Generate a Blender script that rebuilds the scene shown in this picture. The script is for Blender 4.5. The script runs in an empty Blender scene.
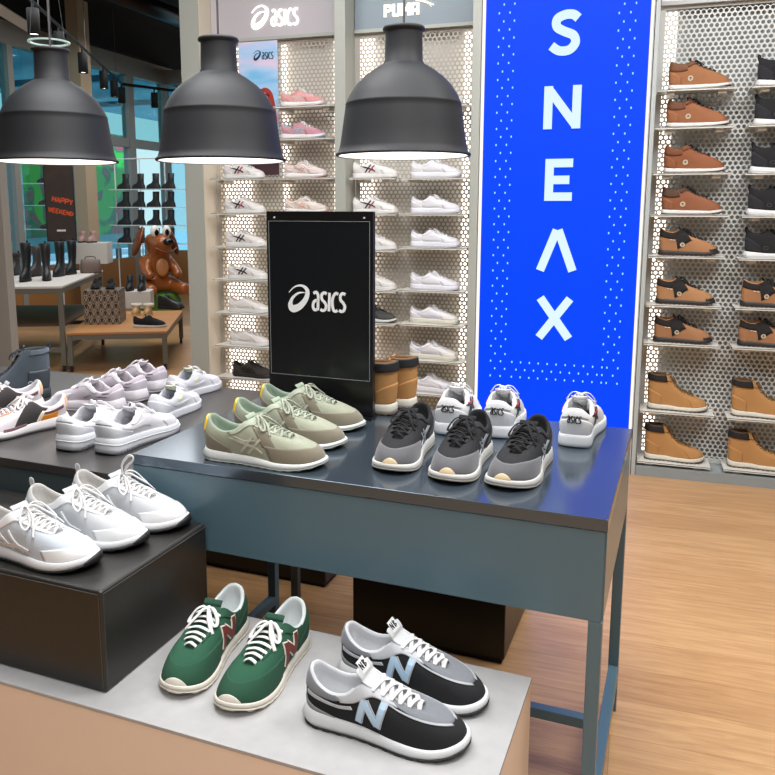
import bpy, math, random
from mathutils import Vector, Matrix
random.seed(7)
PI = math.pi
COL = bpy.context.scene.collection

# ---------------------------------------------------------------- camera, world, lights
F_PX, CX, CY = 800.0, 364.8, 335.7
PITCH, YAW, TYAW = 0.1595, 0.3249, 0.3822
CAM_Z = 1.55
DT = TYAW - YAW                      # the tables stand 3 degrees off the shelf wall
sc = bpy.context.scene
cam_d = bpy.data.cameras.new('camera'); cam = bpy.data.objects.new('camera', cam_d); COL.objects.link(cam)
cam.location = (0, 0, CAM_Z); cam.rotation_euler = (PI/2 - PITCH, 0, YAW)
cam_d.sensor_fit = 'HORIZONTAL'; cam_d.sensor_width = 36; cam_d.lens = F_PX/775*36
cam_d.shift_x = (387.5 - CX)/775; cam_d.shift_y = (CY - 387.5)/775
cam_d.clip_start = .05; cam_d.clip_end = 200
sc.camera = cam
sc.view_settings.view_transform = 'Standard'; sc.view_settings.look = 'None'
sc.view_settings.gamma = 1; sc.view_settings.use_curve_mapping = False
sc.view_settings.exposure = 0.15

wd = bpy.data.worlds.new('world'); sc.world = wd; wd.use_nodes = True
wn = wd.node_tree.nodes; wl = wd.node_tree.links
bg = wn['Background']; bg.inputs[1].default_value = 1.0
tc = wn.new('ShaderNodeTexCoord'); sp = wn.new('ShaderNodeSeparateXYZ'); rp = wn.new('ShaderNodeValToRGB')
wl.new(tc.outputs['Generated'], sp.inputs[0]); wl.new(sp.outputs[2], rp.inputs[0]); wl.new(rp.outputs[0], bg.inputs[0])
rp.color_ramp.elements[0].position = 0.05; rp.color_ramp.elements[0].color = (1, 1, 1, 1)
rp.color_ramp.elements[1].position = 0.5; rp.color_ramp.elements[1].color = (.42, .74, 1.0, 1)

def area(name, loc, size, power, col=(1, .99, .985), rot=(0, 0, 0), sy=None):
    l = bpy.data.lights.new(name, 'AREA'); l.energy = power; l.color = col; l.size = size
    if sy: l.shape = 'RECTANGLE'; l.size_y = sy
    o = bpy.data.objects.new(name, l); COL.objects.link(o); o.location = loc; o.rotation_euler = rot
    o['kind'] = 'structure'
    return o
area('added_fill_light', (-.3, 1.2, 3.6), 1.6, 85)  # soft overhead fills, added out of view to brighten the shop
area('added_fill_light', (-2.0, 2.4, 3.6), 1.6, 66)
area('added_fill_light', (-.6, 3.3, 3.7), 3.6, 50, sy=.5, rot=(math.radians(28), 0, 0))  # wide unseen fill added for the shelf wall
area('added_fill_light', (1.4, 2.6, 3.6), 1.4, 72)
area('added_fill_light', (.6, -1.4, 3.5), 2.4, 150, rot=(math.radians(-25), 0, 0))  # fill added behind the camera to lift the bench front
area('added_fill_light', (-5.0, 6.5, 3.9), 2.4, 90)
area('added_fill_light', (-5.4, 9.5, 3.9), 2.4, 70)

# ---------------------------------------------------------------- pixel helpers (wall frame)
def ray(x, y, a=YAW):
    X = (x-CX)/F_PX; Y = (y-CY)/F_PX; c, s = math.cos(PITCH), math.sin(PITCH)
    d = (X, c-Y*s, -s-Y*c)
    return (d[0]*math.cos(a)-d[1]*math.sin(a), d[0]*math.sin(a)+d[1]*math.cos(a), d[2])
def pz(x, y, z, a=YAW):
    r = ray(x, y, a); t = (z-CAM_Z)/r[2]; return (r[0]*t, r[1]*t, z)
def py(x, y, Y, a=YAW):
    r = ray(x, y, a); t = Y/r[1]; return (r[0]*t, Y, CAM_Z+r[2]*t)
def px(x, y, X, a=YAW):
    r = ray(x, y, a); t = X/r[0]; return (X, r[1]*t, CAM_Z+r[2]*t)
def TF(x, y, z):                     # table frame -> world
    return (x*math.cos(DT)+y*math.sin(DT), -x*math.sin(DT)+y*math.cos(DT), z)

# ---------------------------------------------------------------- materials
def C(h, k=1.0):
    h = h.lstrip('#'); v = [int(h[i:i+2], 16)/255 for i in (0, 2, 4)]
    v = [(c/12.92 if c <= .04045 else ((c+.055)/1.055)**2.4)*k for c in v]
    return (*v, 1)
MC = {}
def mat(name, col, rough=.5, metal=0, bump=0, scale=200, var=0, kind='noise', coat=0, sheen=0, emit=None, es=1, spec=None):
    key = name
    if key in MC: return MC[key]
    m = bpy.data.materials.new(name); m.use_nodes = True; n = m.node_tree.nodes; l = m.node_tree.links
    b = n['Principled BSDF']; col = C(col) if isinstance(col, str) else col
    b.inputs['Base Color'].default_value = col; b.inputs['Roughness'].default_value = rough; b.inputs['Metallic'].default_value = metal
    if coat: b.inputs['Coat Weight'].default_value = coat; b.inputs['Coat Roughness'].default_value = .15
    if sheen and sum(col[:3]) > .25: b.inputs['Sheen Weight'].default_value = sheen
    if spec is not None: b.inputs['Specular IOR Level'].default_value = spec
    if emit: b.inputs['Emission Color'].default_value = C(emit) if isinstance(emit, str) else emit; b.inputs['Emission Strength'].default_value = es
    t = n.new('ShaderNodeTexCoord')
    if kind == 'weave':
        tx = n.new('ShaderNodeTexVoronoi'); tx.inputs['Scale'].default_value = scale; out = tx.outputs['Distance']
    else:
        tx = n.new('ShaderNodeTexNoise'); tx.inputs['Scale'].default_value = scale; tx.inputs['Detail'].default_value = 4; out = tx.outputs[0]
    l.new(t.outputs['Object'], tx.inputs['Vector'])
    if bump:
        bp = n.new('ShaderNodeBump'); bp.inputs['Strength'].default_value = bump; bp.inputs['Distance'].default_value = .0015
        l.new(out, bp.inputs['Height']); l.new(bp.outputs[0], b.inputs['Normal'])
    if var:
        mx = n.new('ShaderNodeMix'); mx.data_type = 'RGBA'; mx.inputs[6].default_value = tuple(c*(1-var) for c in col[:3])+(1,)
        mx.inputs[7].default_value = tuple(min(1, c*(1+var)) for c in col[:3])+(1,)
        l.new(out, mx.inputs[0]); l.new(mx.outputs[2], b.inputs['Base Color'])
    MC[key] = m; return m
def emis(name, col, s):
    if name in MC: return MC[name]
    m = bpy.data.materials.new(name); m.use_nodes = True; n = m.node_tree.nodes
    for x in list(n): n.remove(x)
    e = n.new('ShaderNodeEmission'); o = n.new('ShaderNodeOutputMaterial'); e.inputs[0].default_value = C(col) if isinstance(col, str) else col
    e.inputs[1].default_value = s; m.node_tree.links.new(e.outputs[0], o.inputs[0]); MC[name] = m; return m
def WK(h):
    c = C(h); return C(h, .80) if min(c[:3]) > .62 else c
def fab(h, b=.5): return mat('fabric_'+h, WK(h), .9, bump=b, scale=900, kind='weave', var=.12, sheen=.15)
def sue(h): return mat('suede_'+h, '#'+h, .95, bump=.35, scale=500, var=.18, sheen=.3)
def lea(h): return mat('leather_'+h, WK(h), .42, bump=.12, scale=350, var=.04)
def rub(h): return mat('rubber_'+h, WK(h), .55, bump=.05, scale=120, var=.03)
def met(h, r=.35): return mat('painted_metal_%s_%d' % (h, r*100), '#'+h, r, var=.03, scale=4)

# ---------------------------------------------------------------- mesh helpers
class MB:
    def __init__(s): s.v = []; s.f = []; s.m = []
    def grid(s, rows, closed=False, mi=0, flip=False):
        b = len(s.v); n = len(rows[0])
        for r in rows: s.v.extend([tuple(p) for p in r])
        for i in range(len(rows)-1):
            for j in range(n if closed else n-1):
                a = b+i*n+j; c = b+i*n+(j+1) % n; d = b+(i+1)*n+(j+1) % n; e = b+(i+1)*n+j
                s.f.append((a, e, d, c) if flip else (a, c, d, e)); s.m.append(mi)
        return b
    def ladder(s, b, n, mi=0, flip=False):      # fills a mirrored ring of n verts starting at index b
        for i in range(n//2):
            a, c, d, e = b+i, b+i+1, b+(n-i-1) % n, b+(n-i) % n
            f = []
            for k in (a, c, d, e):
                if k not in f: f.append(k)
            if len(f) > 2: s.f.append(tuple(f[::-1]) if flip else tuple(f)); s.m.append(mi)
    def box(s, x0, x1, y0, y1, z0, z1, mi=0):
        b = len(s.v)
        for z in (z0, z1):
            for p in ((x0, y0), (x1, y0), (x1, y1), (x0, y1)): s.v.append((*p, z))
        for f in ((3, 2, 1, 0), (4, 5, 6, 7), (0, 1, 5, 4), (1, 2, 6, 5), (2, 3, 7, 6), (3, 0, 4, 7)):
            s.f.append(tuple(b+i for i in f)); s.m.append(mi)
    def prism(s, pts, z0, z1, mi=0):            # pts ccw in xy
        b = len(s.v); n = len(pts)
        for z in (z0, z1):
            for p in pts: s.v.append((p[0], p[1], z))
        s.f.append(tuple(b+i for i in range(n))[::-1]); s.f.append(tuple(b+n+i for i in range(n))); s.m += [mi, mi]
        for i in range(n):
            j = (i+1) % n; s.f.append((b+i, b+j, b+n+j, b+n+i)); s.m.append(mi)
    def tube(s, pts, rw, rh=None, up=(0, 0, 1), n=6, cap=True, mi=0, closed=False):
        rh = rh or rw; pts = [Vector(p) for p in pts]; up = Vector(up); rings = []; N = len(pts)
        for i, p in enumerate(pts):
            t = (pts[(i+1) % N]-pts[i-1]) if closed else (pts[min(i+1, N-1)]-pts[max(i-1, 0)])
            if t.length < 1e-9: t = Vector((1, 0, 0))
            t.normalize(); sd = t.cross(up)
            if sd.length < 1e-3: sd = t.cross(Vector((1, 0, 0.01)))
            sd.normalize(); u = sd.cross(t)
            rings.append([p+sd*rw*math.cos(2*PI*k/n)+u*rh*math.sin(2*PI*k/n) for k in range(n)])
        if closed: rings.append(rings[0])
        b = s.grid(rings, True, mi)
        if cap and not closed:
            s.f.append(tuple(b+k for k in range(n))[::-1]); s.m.append(mi)
            e = b+(len(rings)-1)*n; s.f.append(tuple(e+k for k in range(n))); s.m.append(mi)
    def lathe(s, prof, n=48, mi=0, loc=(0, 0, 0)):
        rows = [[(loc[0]+r*math.cos(2*PI*k/n), loc[1]+r*math.sin(2*PI*k/n), loc[2]+z) for k in range(n)] for r, z in prof]
        s.grid(rows, True, mi)
    def build(s, name, mats, parent=None, smooth=False, bevel=0, seg=2):
        me = bpy.data.meshes.new(name); me.from_pydata(s.v, [], s.f); me.validate()
        if not isinstance(mats, (list, tuple)): mats = [mats]
        for m in mats: me.materials.append(m)
        if len(me.polygons) == len(s.m):
            for p, i in zip(me.polygons, s.m): p.material_index = i; p.use_smooth = smooth
        o = bpy.data.objects.new(name, me); COL.objects.link(o)
        if parent: o.parent = parent
        if bevel:
            b = o.modifiers.new('bevel', 'BEVEL'); b.width = bevel; b.segments = seg; b.limit_method = 'ANGLE'
        return o
def thing(name, label, cat, loc=(0, 0, 0), rz=0, group=None):
    o = bpy.data.objects.new(name, None); COL.objects.link(o); o.location = loc; o.rotation_euler = (0, 0, rz)
    o.empty_display_size = .1; return tag(o, label, cat, group)
def tag(o, label, cat, group=None):
    o['label'] = label; o['category'] = cat
    if group: o['group'] = group
    return o
def struct(o): o['kind'] = 'structure'; return o
def sbox(name, m, *b, bevel=0):
    q = MB(); q.box(*b); return struct(q.build(name, m, bevel=bevel))
def pbox(name, m, parent, *b, bevel=0, label=None):
    q = MB(); q.box(*b); o = q.build(name, m, parent, bevel=bevel)
    if label: o['label'] = label
    return o
def dup(root, loc, rz, label, group=None):
    r = root.copy(); COL.objects.link(r); r.location = loc; r.rotation_euler = (0, 0, rz); r['label'] = label
    if group: r['group'] = group
    for ch in list(root.children):
        c = ch.copy(); COL.objects.link(c); c.parent = r
        for g in ch.children:
            d = g.copy(); COL.objects.link(d); d.parent = c
    return r
def catmull(pts, n, closed=False):
    P = [Vector(p) for p in pts]; out = []; N = len(P); seg = N if closed else N-1
    for i in range(seg):
        if closed: a, b, c, d = P[i-1], P[i], P[(i+1) % N], P[(i+2) % N]
        else: a, b, c, d = P[max(i-1, 0)], P[i], P[i+1], P[min(i+2, N-1)]
        for k in range(n):
            t = k/n
            out.append(.5*((2*b)+(c-a)*t+(2*a-5*b+4*c-d)*t*t+(3*b-a-3*c+d)*t**3))
    if not closed: out.append(P[-1])
    return out
def resample(pts, n):
    L = [0]
    for i in range(1, len(pts)): L.append(L[-1]+(pts[i]-pts[i-1]).length)
    out = []; j = 0
    for k in range(n+1):
        d = L[-1]*k/n
        while j < len(L)-2 and L[j+1] < d: j += 1
        t = (d-L[j])/max(1e-9, L[j+1]-L[j]); out.append(pts[j].lerp(pts[j+1], min(1, max(0, t))))
    return out
# flat strokes: polyline with width(s) -> outline quads
def stroke2d(pts, w, n=6, smooth=True):
    P = [Vector((p[0], p[1], p[2] if len(p) > 2 else w)) for p in pts]
    Q = catmull(P, n) if smooth and len(P) > 2 else P
    if not smooth or len(P) == 2:
        Q = []
        for a, b in zip(P[:-1], P[1:]): Q += [a.lerp(b, k/n) for k in range(n)]
        Q.append(P[-1])
    L = []; R = []; N = len(Q)
    for i, q in enumerate(Q):
        a = Q[max(i-1, 0)]; c = Q[min(i+1, N-1)]
        t0 = Vector((q.x-a.x, q.y-a.y)); t1 = Vector((c.x-q.x, c.y-q.y))
        if t0.length < 1e-9: t0 = t1
        if t1.length < 1e-9: t1 = t0
        t = (t0.normalized()+t1.normalized()); t.normalize(); nn = Vector((-t.y, t.x))
        k = 1/max(.5, nn.dot(Vector((-t1.y, t1.x)).normalized())); h = q.z/2*k
        L.append((q.x+nn.x*h, q.y+nn.y*h)); R.append((q.x-nn.x*h, q.y-nn.y*h))
    return L, R
GL = {  # glyph strokes in unit height, advance
 'a': ([[(.08, .93), (.35, 1.0), (.56, .82), (.58, .45), (.58, .04)], [(.56, .52), (.3, .55), (.1, .4), (.1, .16), (.3, .04), (.56, .1)]], .8),
 's': ([[(.6, .93), (.32, .99), (.1, .86), (.14, .63), (.4, .48), (.58, .3), (.5, .08), (.25, 0.02), (.02, .08)]], .74),
 'i': ([[(.12, 0), (.12, 1)]], .36),
 'c': ([[(.62, .93), (.35, .98), (.1, .75), (.06, .42), (.2, .08), (.45, .02), (.62, .08)]], .72),
}
def word(txt, h, w=.24, slant=0.0):
    out = []; x = 0
    for ch in txt:
        st, adv = GL[ch]
        for s_ in st: out.append([((x+p[0]*.58+slant*p[1])*h, p[1]*h, w*h) for p in s_])
        x += adv*.60
    return out, x*h
SWIRL = [(.02, .72, .03), (.28, .95, .06), (.6, 1.0, .09), (.82, .82, .16), (.76, .5, .2), (.5, .2, .25), (.2, .08, .28), (.08, .22, .2), (.16, .48, .12), (.42, .7, .08), (.72, .74, .03)]
def sports_logo(h):                  # swirl and word, local x,y
    S = [[(p[0]*h*1.0, p[1]*h, p[2]*h) for p in SWIRL]]
    ws, W = word('asics', h*.72, .155, .05)
    for s_ in ws: S.append([(p[0]+h*1.02, p[1]+.05*h, p[2]) for p in s_])
    return S, h*1.02+W
def flat_strokes(q, strokes, to3, n=5, smooth=True, mi=0, th=0):
    # to3(x, y, d): point on/above a surface at local x, y with offset d
    for st in strokes:
        L, R = stroke2d(st, st[0][2] if len(st[0]) > 2 else .01, n, smooth)
        rows = [[to3(a[0], a[1], 0) for a in L], [to3(a[0], a[1], th) for a in L], [to3((a[0]+b[0])/2, (a[1]+b[1])/2, th) for a, b in zip(L, R)],
                [to3(b[0], b[1], th) for b in R], [to3(b[0], b[1], 0) for b in R]]
        q.grid(rows, False, mi)

# ---------------------------------------------------------------- footwear builder
FOOT = [(0, 0), (.006, .014), (.03, .0255), (.09, .0325), (.2, .0335), (.35, .0335), (.5, .038), (.62, .0445), (.72, .0475), (.82, .0465), (.9, .0405), (.955, .0295), (.985, .018), (.997, .008), (1, 0)]
LOW = [(.004, 0, .092), (.010, .016, .089), (.030, .028, .076), (.060, .033, .067), (.090, .032, .073), (.108, .026, .088), (.118, .0195, .093), (.135, .017, .088), (.162, .016, .078), (.192, .013, .067), (.209, .007, .0605), (.213, 0, .060)]
MID = [(.004, 0, .112), (.010, .016, .111), (.030, .029, .103), (.060, .034, .098), (.085, .032, .102), (.100, .025, .112), (.110, .019, .112), (.130, .017, .099), (.16, .015, .083), (.185, .012, .071), (.198, .006, .066), (.201, 0, .0655)]
BOOT = [(.000, 0, .185), (.006, .018, .185), (.030, .034, .184), (.060, .036, .183), (.088, .028, .182), (.099, .017, .178), (.108, .015, .158), (.122, .015, .130), (.142, .015, .106), (.17, .013, .089), (.193, .007, .079), (.197, 0, .078)]
class Shoe:
    def __init__(s, L=.30, top=LOW, foot=FOOT, sole=((0, .030), (.3, .026), (.55, .022), (1, .018)), spring=.010, side=1, wid=1.0, boxy=0.0, belly=.005, heelk=0.0, zk=1.09):
        wid *= 1.1; zk = 1.04 if top[0][2] > .15 else (1.27 if top[0][2] > .1 else zk)
        s.L = L; k = L/.30; s.k = k; s.sole_p = sole; s.spring = spring; s.side = side; s.boxy = boxy; s.belly = belly; s.heelk = heelk
        s.NR = 160
        s.F = resample(catmull([(x*L, y*k*wid, 0) for x, y in foot], 12), s.NR)
        s.R = resample(catmull([(x*k, y*k*(1+(wid-1)*.7), z*k*zk) for x, y, z in top], 12), s.NR)
        s.root = None
    def bot(s, x):
        u = x/s.L; return s.spring*max(0, (u-.68)/.32)**2 + .004*max(0, (.1-u)/.1)**2
    def th(s, x):
        u = x/s.L; p = s.sole_p
        for a, b in zip(p[:-1], p[1:]):
            if u <= b[0]:
                t = (u-a[0])/(b[0]-a[0]); t = t*t*(3-2*t); return a[1]+(b[1]-a[1])*t
        return p[-1][1]
    def zt(s, x): return s.bot(x)+s.th(x)
    def off(s, x): return s.side*.011*max(0, x/s.L-.42)**2/.33
    def arr(s, A, t):
        f = min(max(t, 0), 1)*s.NR; i = min(int(f), s.NR-1); return A[i].lerp(A[i+1], f-i)
    def fp(s, T, d=0):                       # footprint point offset outwards by d
        T = T % 2; sg = 1 if T <= 1 else -1; t = T if T <= 1 else 2-T
        p = s.arr(s.F, t); a = s.arr(s.F, t-.012); b = s.arr(s.F, t+.012); tx, ty = b.x-a.x, b.y-a.y
        if t < .006: tx, ty = 0, 1
        if t > .994: tx, ty = 0, -1
        l = math.hypot(tx, ty) or 1; nx, ny = -ty/l, tx/l
        x, y = p.x+nx*d, (p.y+ny*d)
        return x, sg*y, nx, sg*ny
    def S(s, T, v, d=0):
        T = T % 2; sg = 1 if T <= 1 else -1; t = T if T <= 1 else 2-T
        fx, fy, nx, ny = s.fp(T, -.0035); r = s.arr(s.R, t); rx, ry, rz = r.x, sg*r.y, r.z+s.bot(r.x)*.6
        fz = s.zt(fx)-.002
        th = v*PI/2; toe = max(0, (t-.55)/.45)
        h = 1-math.cos(th)**(1+s.boxy*toe); w = math.sin(th)**(1-.18*toe)
        if t < .5: li = .45+.2*t
        elif t < .72: li = .55
        else: li = .55-.33*min(1, (t-.72)/.2)
        h = h*(1-li)+v*li; w = w*(1-li)+v*li
        bl = s.belly*math.sin(PI*v)*(1-toe)
        x = fx+(rx-fx)*h+nx*bl; y = fy+(ry-fy)*h+ny*bl; z = fz+(rz-fz)*w
        if s.heelk and t < .2: x -= s.heelk*math.sin(PI*v)*(1-t/.2)
        y += s.off(x)
        p = Vector((x, y, z))
        return p if not d else p+s.N(T, v)*d
    def N(s, T, v):
        e = .01; v0, v1 = max(0, v-e), min(1, v+e)
        a = s.S(T+e, v)-s.S(T-e, v); b = s.S(T, v1)-s.S(T, v0); n = b.cross(a)
        if n.length < 1e-12: return Vector((0, 0, 1))
        n.normalize()
        c = s.S(T, v)-Vector((min(max(s.S(T, v).x, .05), .2), 0, .02))
        return n if n.dot(c) > 0 else -n
    def cen(s, b):                           # centre the shoe on its root: shift verts
        b.v = [(x-s.L/2, y, z) for x, y, z in b.v]; return b
    def add(s, b, name, m, smooth=True, label=None, parent=None):
        o = s.cen(b).build(name, m, parent or s.root, smooth)
        if label: o['label'] = label
        return o
    def ring(s, d, zf, n):
        r = []
        for i in range(n):
            x, y, _, _ = s.fp(2*i/n, d); r.append((x, y+s.off(x), zf(x)))
        return r
    def make_sole(s, m, out=None, oh=.005, flare=.003, n=80, groove=0, lip=.0015, heel_flare=0):
        b = MB(); z0 = oh if out else 0
        def fl(q):
            return [(x-(heel_flare*max(0, 1-x/(.25*s.L)) if heel_flare else 0), y, z) for x, y, z in q]
        rows = [s.ring(-.004, lambda x: s.bot(x)+z0*.8, n), s.ring(flare-.001, lambda x: s.bot(x)+z0+.001, n), fl(s.ring(flare, lambda x: s.bot(x)+z0+s.th(x)*.25, n)),
                s.ring(flare-.0005, lambda x: s.bot(x)+s.th(x)*.72, n), s.ring(lip, lambda x: s.zt(x)-.0015, n), s.ring(lip-.0015, s.zt, n), s.ring(-.006, s.zt, n)]
        i0 = b.grid(rows, True); b.ladder(i0, n, flip=True); b.ladder(i0+6*n, n)
        s.add(b, 'midsole', m)
        if out:
            b = MB(); g = groove
            def gz(x):
                return s.bot(x)+(g if g and int(x/s.L*26) % 2 else 0)
            rows = [s.ring(-.005, gz, n*2), s.ring(flare-.0005, gz, n*2), s.ring(flare+.0006, lambda x: s.bot(x)+oh*.5, n*2), s.ring(flare+.0004, lambda x: s.bot(x)+oh, n*2), s.ring(-.003, lambda x: s.bot(x)+oh, n*2)]
            i0 = b.grid(rows, True); b.ladder(i0, n*2, flip=True)
            s.add(b, 'outsole', out)
    def ridge(s, fr, m, w=.04, d=.006, name='sole_ridge'):
        q = MB(); q.grid([s.ring(d-.003, lambda x: s.bot(x)+s.th(x)*(fr-w), 80), s.ring(d, lambda x: s.bot(x)+s.th(x)*fr, 80), s.ring(d-.003, lambda x: s.bot(x)+s.th(x)*(fr+w), 80)], True); s.add(q, name, m)
    def sole_patch(s, name, m, T0, T1, f0, f1, d=.0065, n=24):
        q = MB(); rows = [[], [], [], []]
        for i in range(n+1):
            T = T0+(T1-T0)*i/n; e = math.sin(PI*i/n)**.4
            for r, (dd, ff) in enumerate(((d-.006, f0), (d, f0), (d, f1), (d-.006, f1))):
                x, y, _, _ = s.fp(T, dd if e > .3 else d-.006); r_ = s.bot(x)+s.th(x)*(f0+(ff-f0)*e); rows[r].append((x, y+s.off(x), r_))
        q.grid(rows); return s.add(q, name, m)
    def make_upper(s, m, n=112, K=14):
        b = MB(); rows = []
        for k in range(K+1): rows.append([s.S(2*i/n, k/K) for i in range(n)])
        b.grid(rows, True); s.add(b, 'upper', m)
    def make_lining(s, m, n=112, pad=.0075, up=.003):
        b = MB(); rows = [[], [], [], [], [], []]
        for i in range(n):
            T = 2*i/n; t = T if T <= 1 else 2-T; p = s.S(T, 1); k = s.k
            c = Vector((min(max(p.x, .045*k), .085*k) if t < .5 else p.x-.004, s.off(p.x), p.z)); dv = c-p; dl = max(1e-6, math.hypot(dv.x, dv.y)); dv = Vector((dv.x/dl, dv.y/dl, 0))
            pd = pad if t < .5 else .0025
            for j, (a, z) in enumerate(((0, 0), (.35, 1), (.8, .7), (1.0, -1.5), (.9, -6))):
                q = p+dv*min(a*pd, dl*.45); rows[j].append((q.x, q.y, q.z+z*up*(1 if t < .5 else .2 if z > 0 else 1)))
            fx, fy, _, _ = s.fp(T, -.010); rows[5].append((fx, fy+s.off(fx), s.zt(fx)+.003))
        # keep inner rows above the insole
        i0 = b.grid(rows, True); b.ladder(i0+5*n, n); s.add(b, 'lining', m)
    def make_tongue(s, m, hi=.022, wid=1.0, th=.004, hang=0):
        k = s.k; top = s.top_pt(); fr = s.R[-1]; pts = []
        A = Vector((fr.x+.010*k, 0, fr.z-.008)); Cc = Vector((top.x-.004*k, 0, top.z-.002)); B = A.lerp(Cc, .5)
        mid = min(s.R, key=lambda p: abs(p.x-B.x) if p.z > fr.z-.001 and p.x > top.x else 9); B.z = mid.z-.003
        dirv = ((Cc-B).normalized()+Vector((0, 0, .75))).normalized(); D = Cc+dirv*hi*.55+Vector((.001, 0, 0)); E_ = Cc+dirv*hi*1.05
        path = catmull([A, B, Cc, D, E_], 5); b = MB(); rows = []; N = len(path)
        for i, p in enumerate(path):
            u = i/(N-1); hw = (.010+.010*min(1, u*2.2)+.002*u)*k*wid; tt = th*(1+.6*u)
            if i == N-1: hw *= .75; tt *= .5
            t = (path[min(i+1, N-1)]-path[max(i-1, 0)]).normalized(); nr = Vector((-t.z, 0, t.x)); r = []
            for j in range(16):
                a = 2*PI*j/16; y = hw*math.cos(a); o = tt*math.sin(a)*.5-(y/hw)**2*.006*(1-.5*u)
                q = p+nr*o; r.append((q.x, y+s.off(q.x), q.z+s.bot(q.x)*.6))
            rows.append(r)
        i0 = b.grid(rows, True); b.f.append(tuple(i0+(N-1)*16+j for j in range(16))); b.m.append(0)
        o = s.add(b, 'tongue', m); s.tpath = path; return o
    def top_pt(s):                          # the top corner of the throat
        c = s.R[s.NR//3:]; return max(c, key=lambda p: p.z+.3*p.x)
    def eyel(s, n, v=.90):
        top = s.top_pt(); x0, x1 = top.x+.004, s.R[-1].x-.010*s.k; out = []
        st = s.R.index(top)
        for i in range(n):
            X = x1+(x0-x1)*i/(n-1)
            j = min(range(st, s.NR), key=lambda q: abs(s.R[q].x-X)); out.append(j/s.NR)
        return out
    def make_laces(s, m, n=6, w=.0034, h=.0014, style='cross', bow=1, v=.88, lift=.005, droop=1.0, one=False):
        b = MB(); E = s.eyel(n); s.E = E
        def P(i, sd, d=.0022): return s.S(E[i] if sd > 0 else 2-E[i], v, d)
        for i in range(n):
            a, c = P(i, 1), P(i, -1)
            if style == 'bars' or i == 0:
                mid = (a+c)/2+Vector((0, 0, lift)); b.tube(catmull([a-Vector((0, 0, .003)), a, mid, c, c-Vector((0, 0, .003))], 5), w, h)
        if style == 'cross':
            for i in range(n-1):
                for sd in (1, -1):
                    a, c = P(i, sd), P(i+1, -sd); mid = (a+c)/2+Vector((0, 0, lift+.001*sd)); b.tube(catmull([a-Vector((0, 0, .002)), a, mid, c, c-Vector((0, 0, .003))], 5), w, h)
        if bow:
            a, c = P(n-1, 1), P(n-1, -1); B = (a+c)/2+Vector((-.001, 0, lift+.005)); k = s.k*bow
            s.B = B
            for sd, e in ((1, a), (-1, c)): b.tube(catmull([e-Vector((0, 0, .003)), e, B], 5), w, h)
            def V(x, y, z): return B+Vector((x*k, y*k, z*k))
            for sd in (1, -1):
                b.tube(catmull([B, V(.004, .011*sd, .006), V(.011, .023*sd, .001), V(.020, .033*sd, -.014*droop), V(.030, .033*sd, -.022*droop), V(.028, .022*sd, -.014*droop), V(.014, .010*sd, -.001), B], 6), w*.9, h)
                b.tube(catmull([B, V(.010, .007*sd, .003), V(.026, .014*sd, -.006), V(.038, .024*sd, -.018*droop), V(.046, .034*sd, -.032*droop)], 5), w*.9, h)
            b.tube(catmull([V(-.003, -.005, -.001), V(-.001, 0, .003), V(.001, .005, -.001)], 4), w*1.3, h*2.4)
        s.add(b, 'laces', m)
    def patch(s, name, m, T0, T1, lo, hi, d=.0014, nT=28, nS=8, parent=None, label=None):
        b = MB(); rows = []
        lo_ = lo if callable(lo) else (lambda u: lo); hi_ = hi if callable(hi) else (lambda u: hi)
        def col(u, dd, edge=None):
            T = T0+(T1-T0)*u; a, c = lo_(u), hi_(u); c = max(c, a+.004)
            return [s.S(T, a, -.001)]+[s.S(T, a+(c-a)*j/nS, dd) for j in range(nS+1)]+[s.S(T, c, -.001)]
        rows.append(col(0, -.001)); 
        for i in range(nT+1): rows.append(col(i/nT, d))
        rows.append(col(1, -.001)); b.grid(rows)
        return s.add(b, name, m, label=label)
    def grd(s):
        if not hasattr(s, 'G'):
            s.G = [(T/60, v/14, s.S(T/60, v/14)) for T in range(120) for v in range(15)]
        return s.G
    def solve(s, a, c, ia, sel):             # find T,v whose coords ia match (a,c)
        best = min((g for g in s.grd() if sel(g)), key=lambda g: (g[2][ia[0]]-a)**2+(g[2][ia[1]]-c)**2)
        T, v = best[0], best[1]
        for _ in range(4):
            p = s.S(T, v); e = .002; pT = s.S(T+e, v); v2 = v+e if v < .9 else v-e; pv = s.S(T, v2); ev = v2-v
            J = [(pT[i]-p[i])/e for i in ia]+[(pv[i]-p[i])/ev for i in ia]; r0, r1 = a-p[ia[0]], c-p[ia[1]]
            det = J[0]*J[3]-J[2]*J[1]
            if abs(det) < 1e-9: break
            dT = (r0*J[3]-r1*J[2])/det; dv = (J[0]*r1-J[1]*r0)/det
            T += max(-.05, min(.05, dT)); v = min(1, max(0, v+max(-.2, min(.2, dv))))
        return T, v
    def side_strokes(s, name, m, sd, strokes, d=.0022, n=5, smooth=False, label=None):
        b = MB()
        sel = (lambda g: 0.02 < g[0] < .98) if sd > 0 else (lambda g: 1.02 < g[0] < 1.98)
        def to3(x, z, dd):
            T, v = s.solve(x, z, (0, 2), sel); return s.S(T, v, dd)
        flat_strokes(b, strokes, lambda x, z, dd: to3(x, z, dd-.0004), n, smooth, 0, d)
        return s.add(b, name, m, smooth=False, label=label)
    def heel_strokes(s, name, m, strokes, d=.002, n=3, smooth=True):
        b = MB(); sel = lambda g: g[0] < .3 or g[0] > 1.7
        def to3(y, z, dd):
            T, v = s.solve(-y, z, (1, 2), sel); return s.S(T, v, dd)
        flat_strokes(b, strokes, to3, n, smooth, 0, d)
        return s.add(b, name, m, smooth=False)
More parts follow.
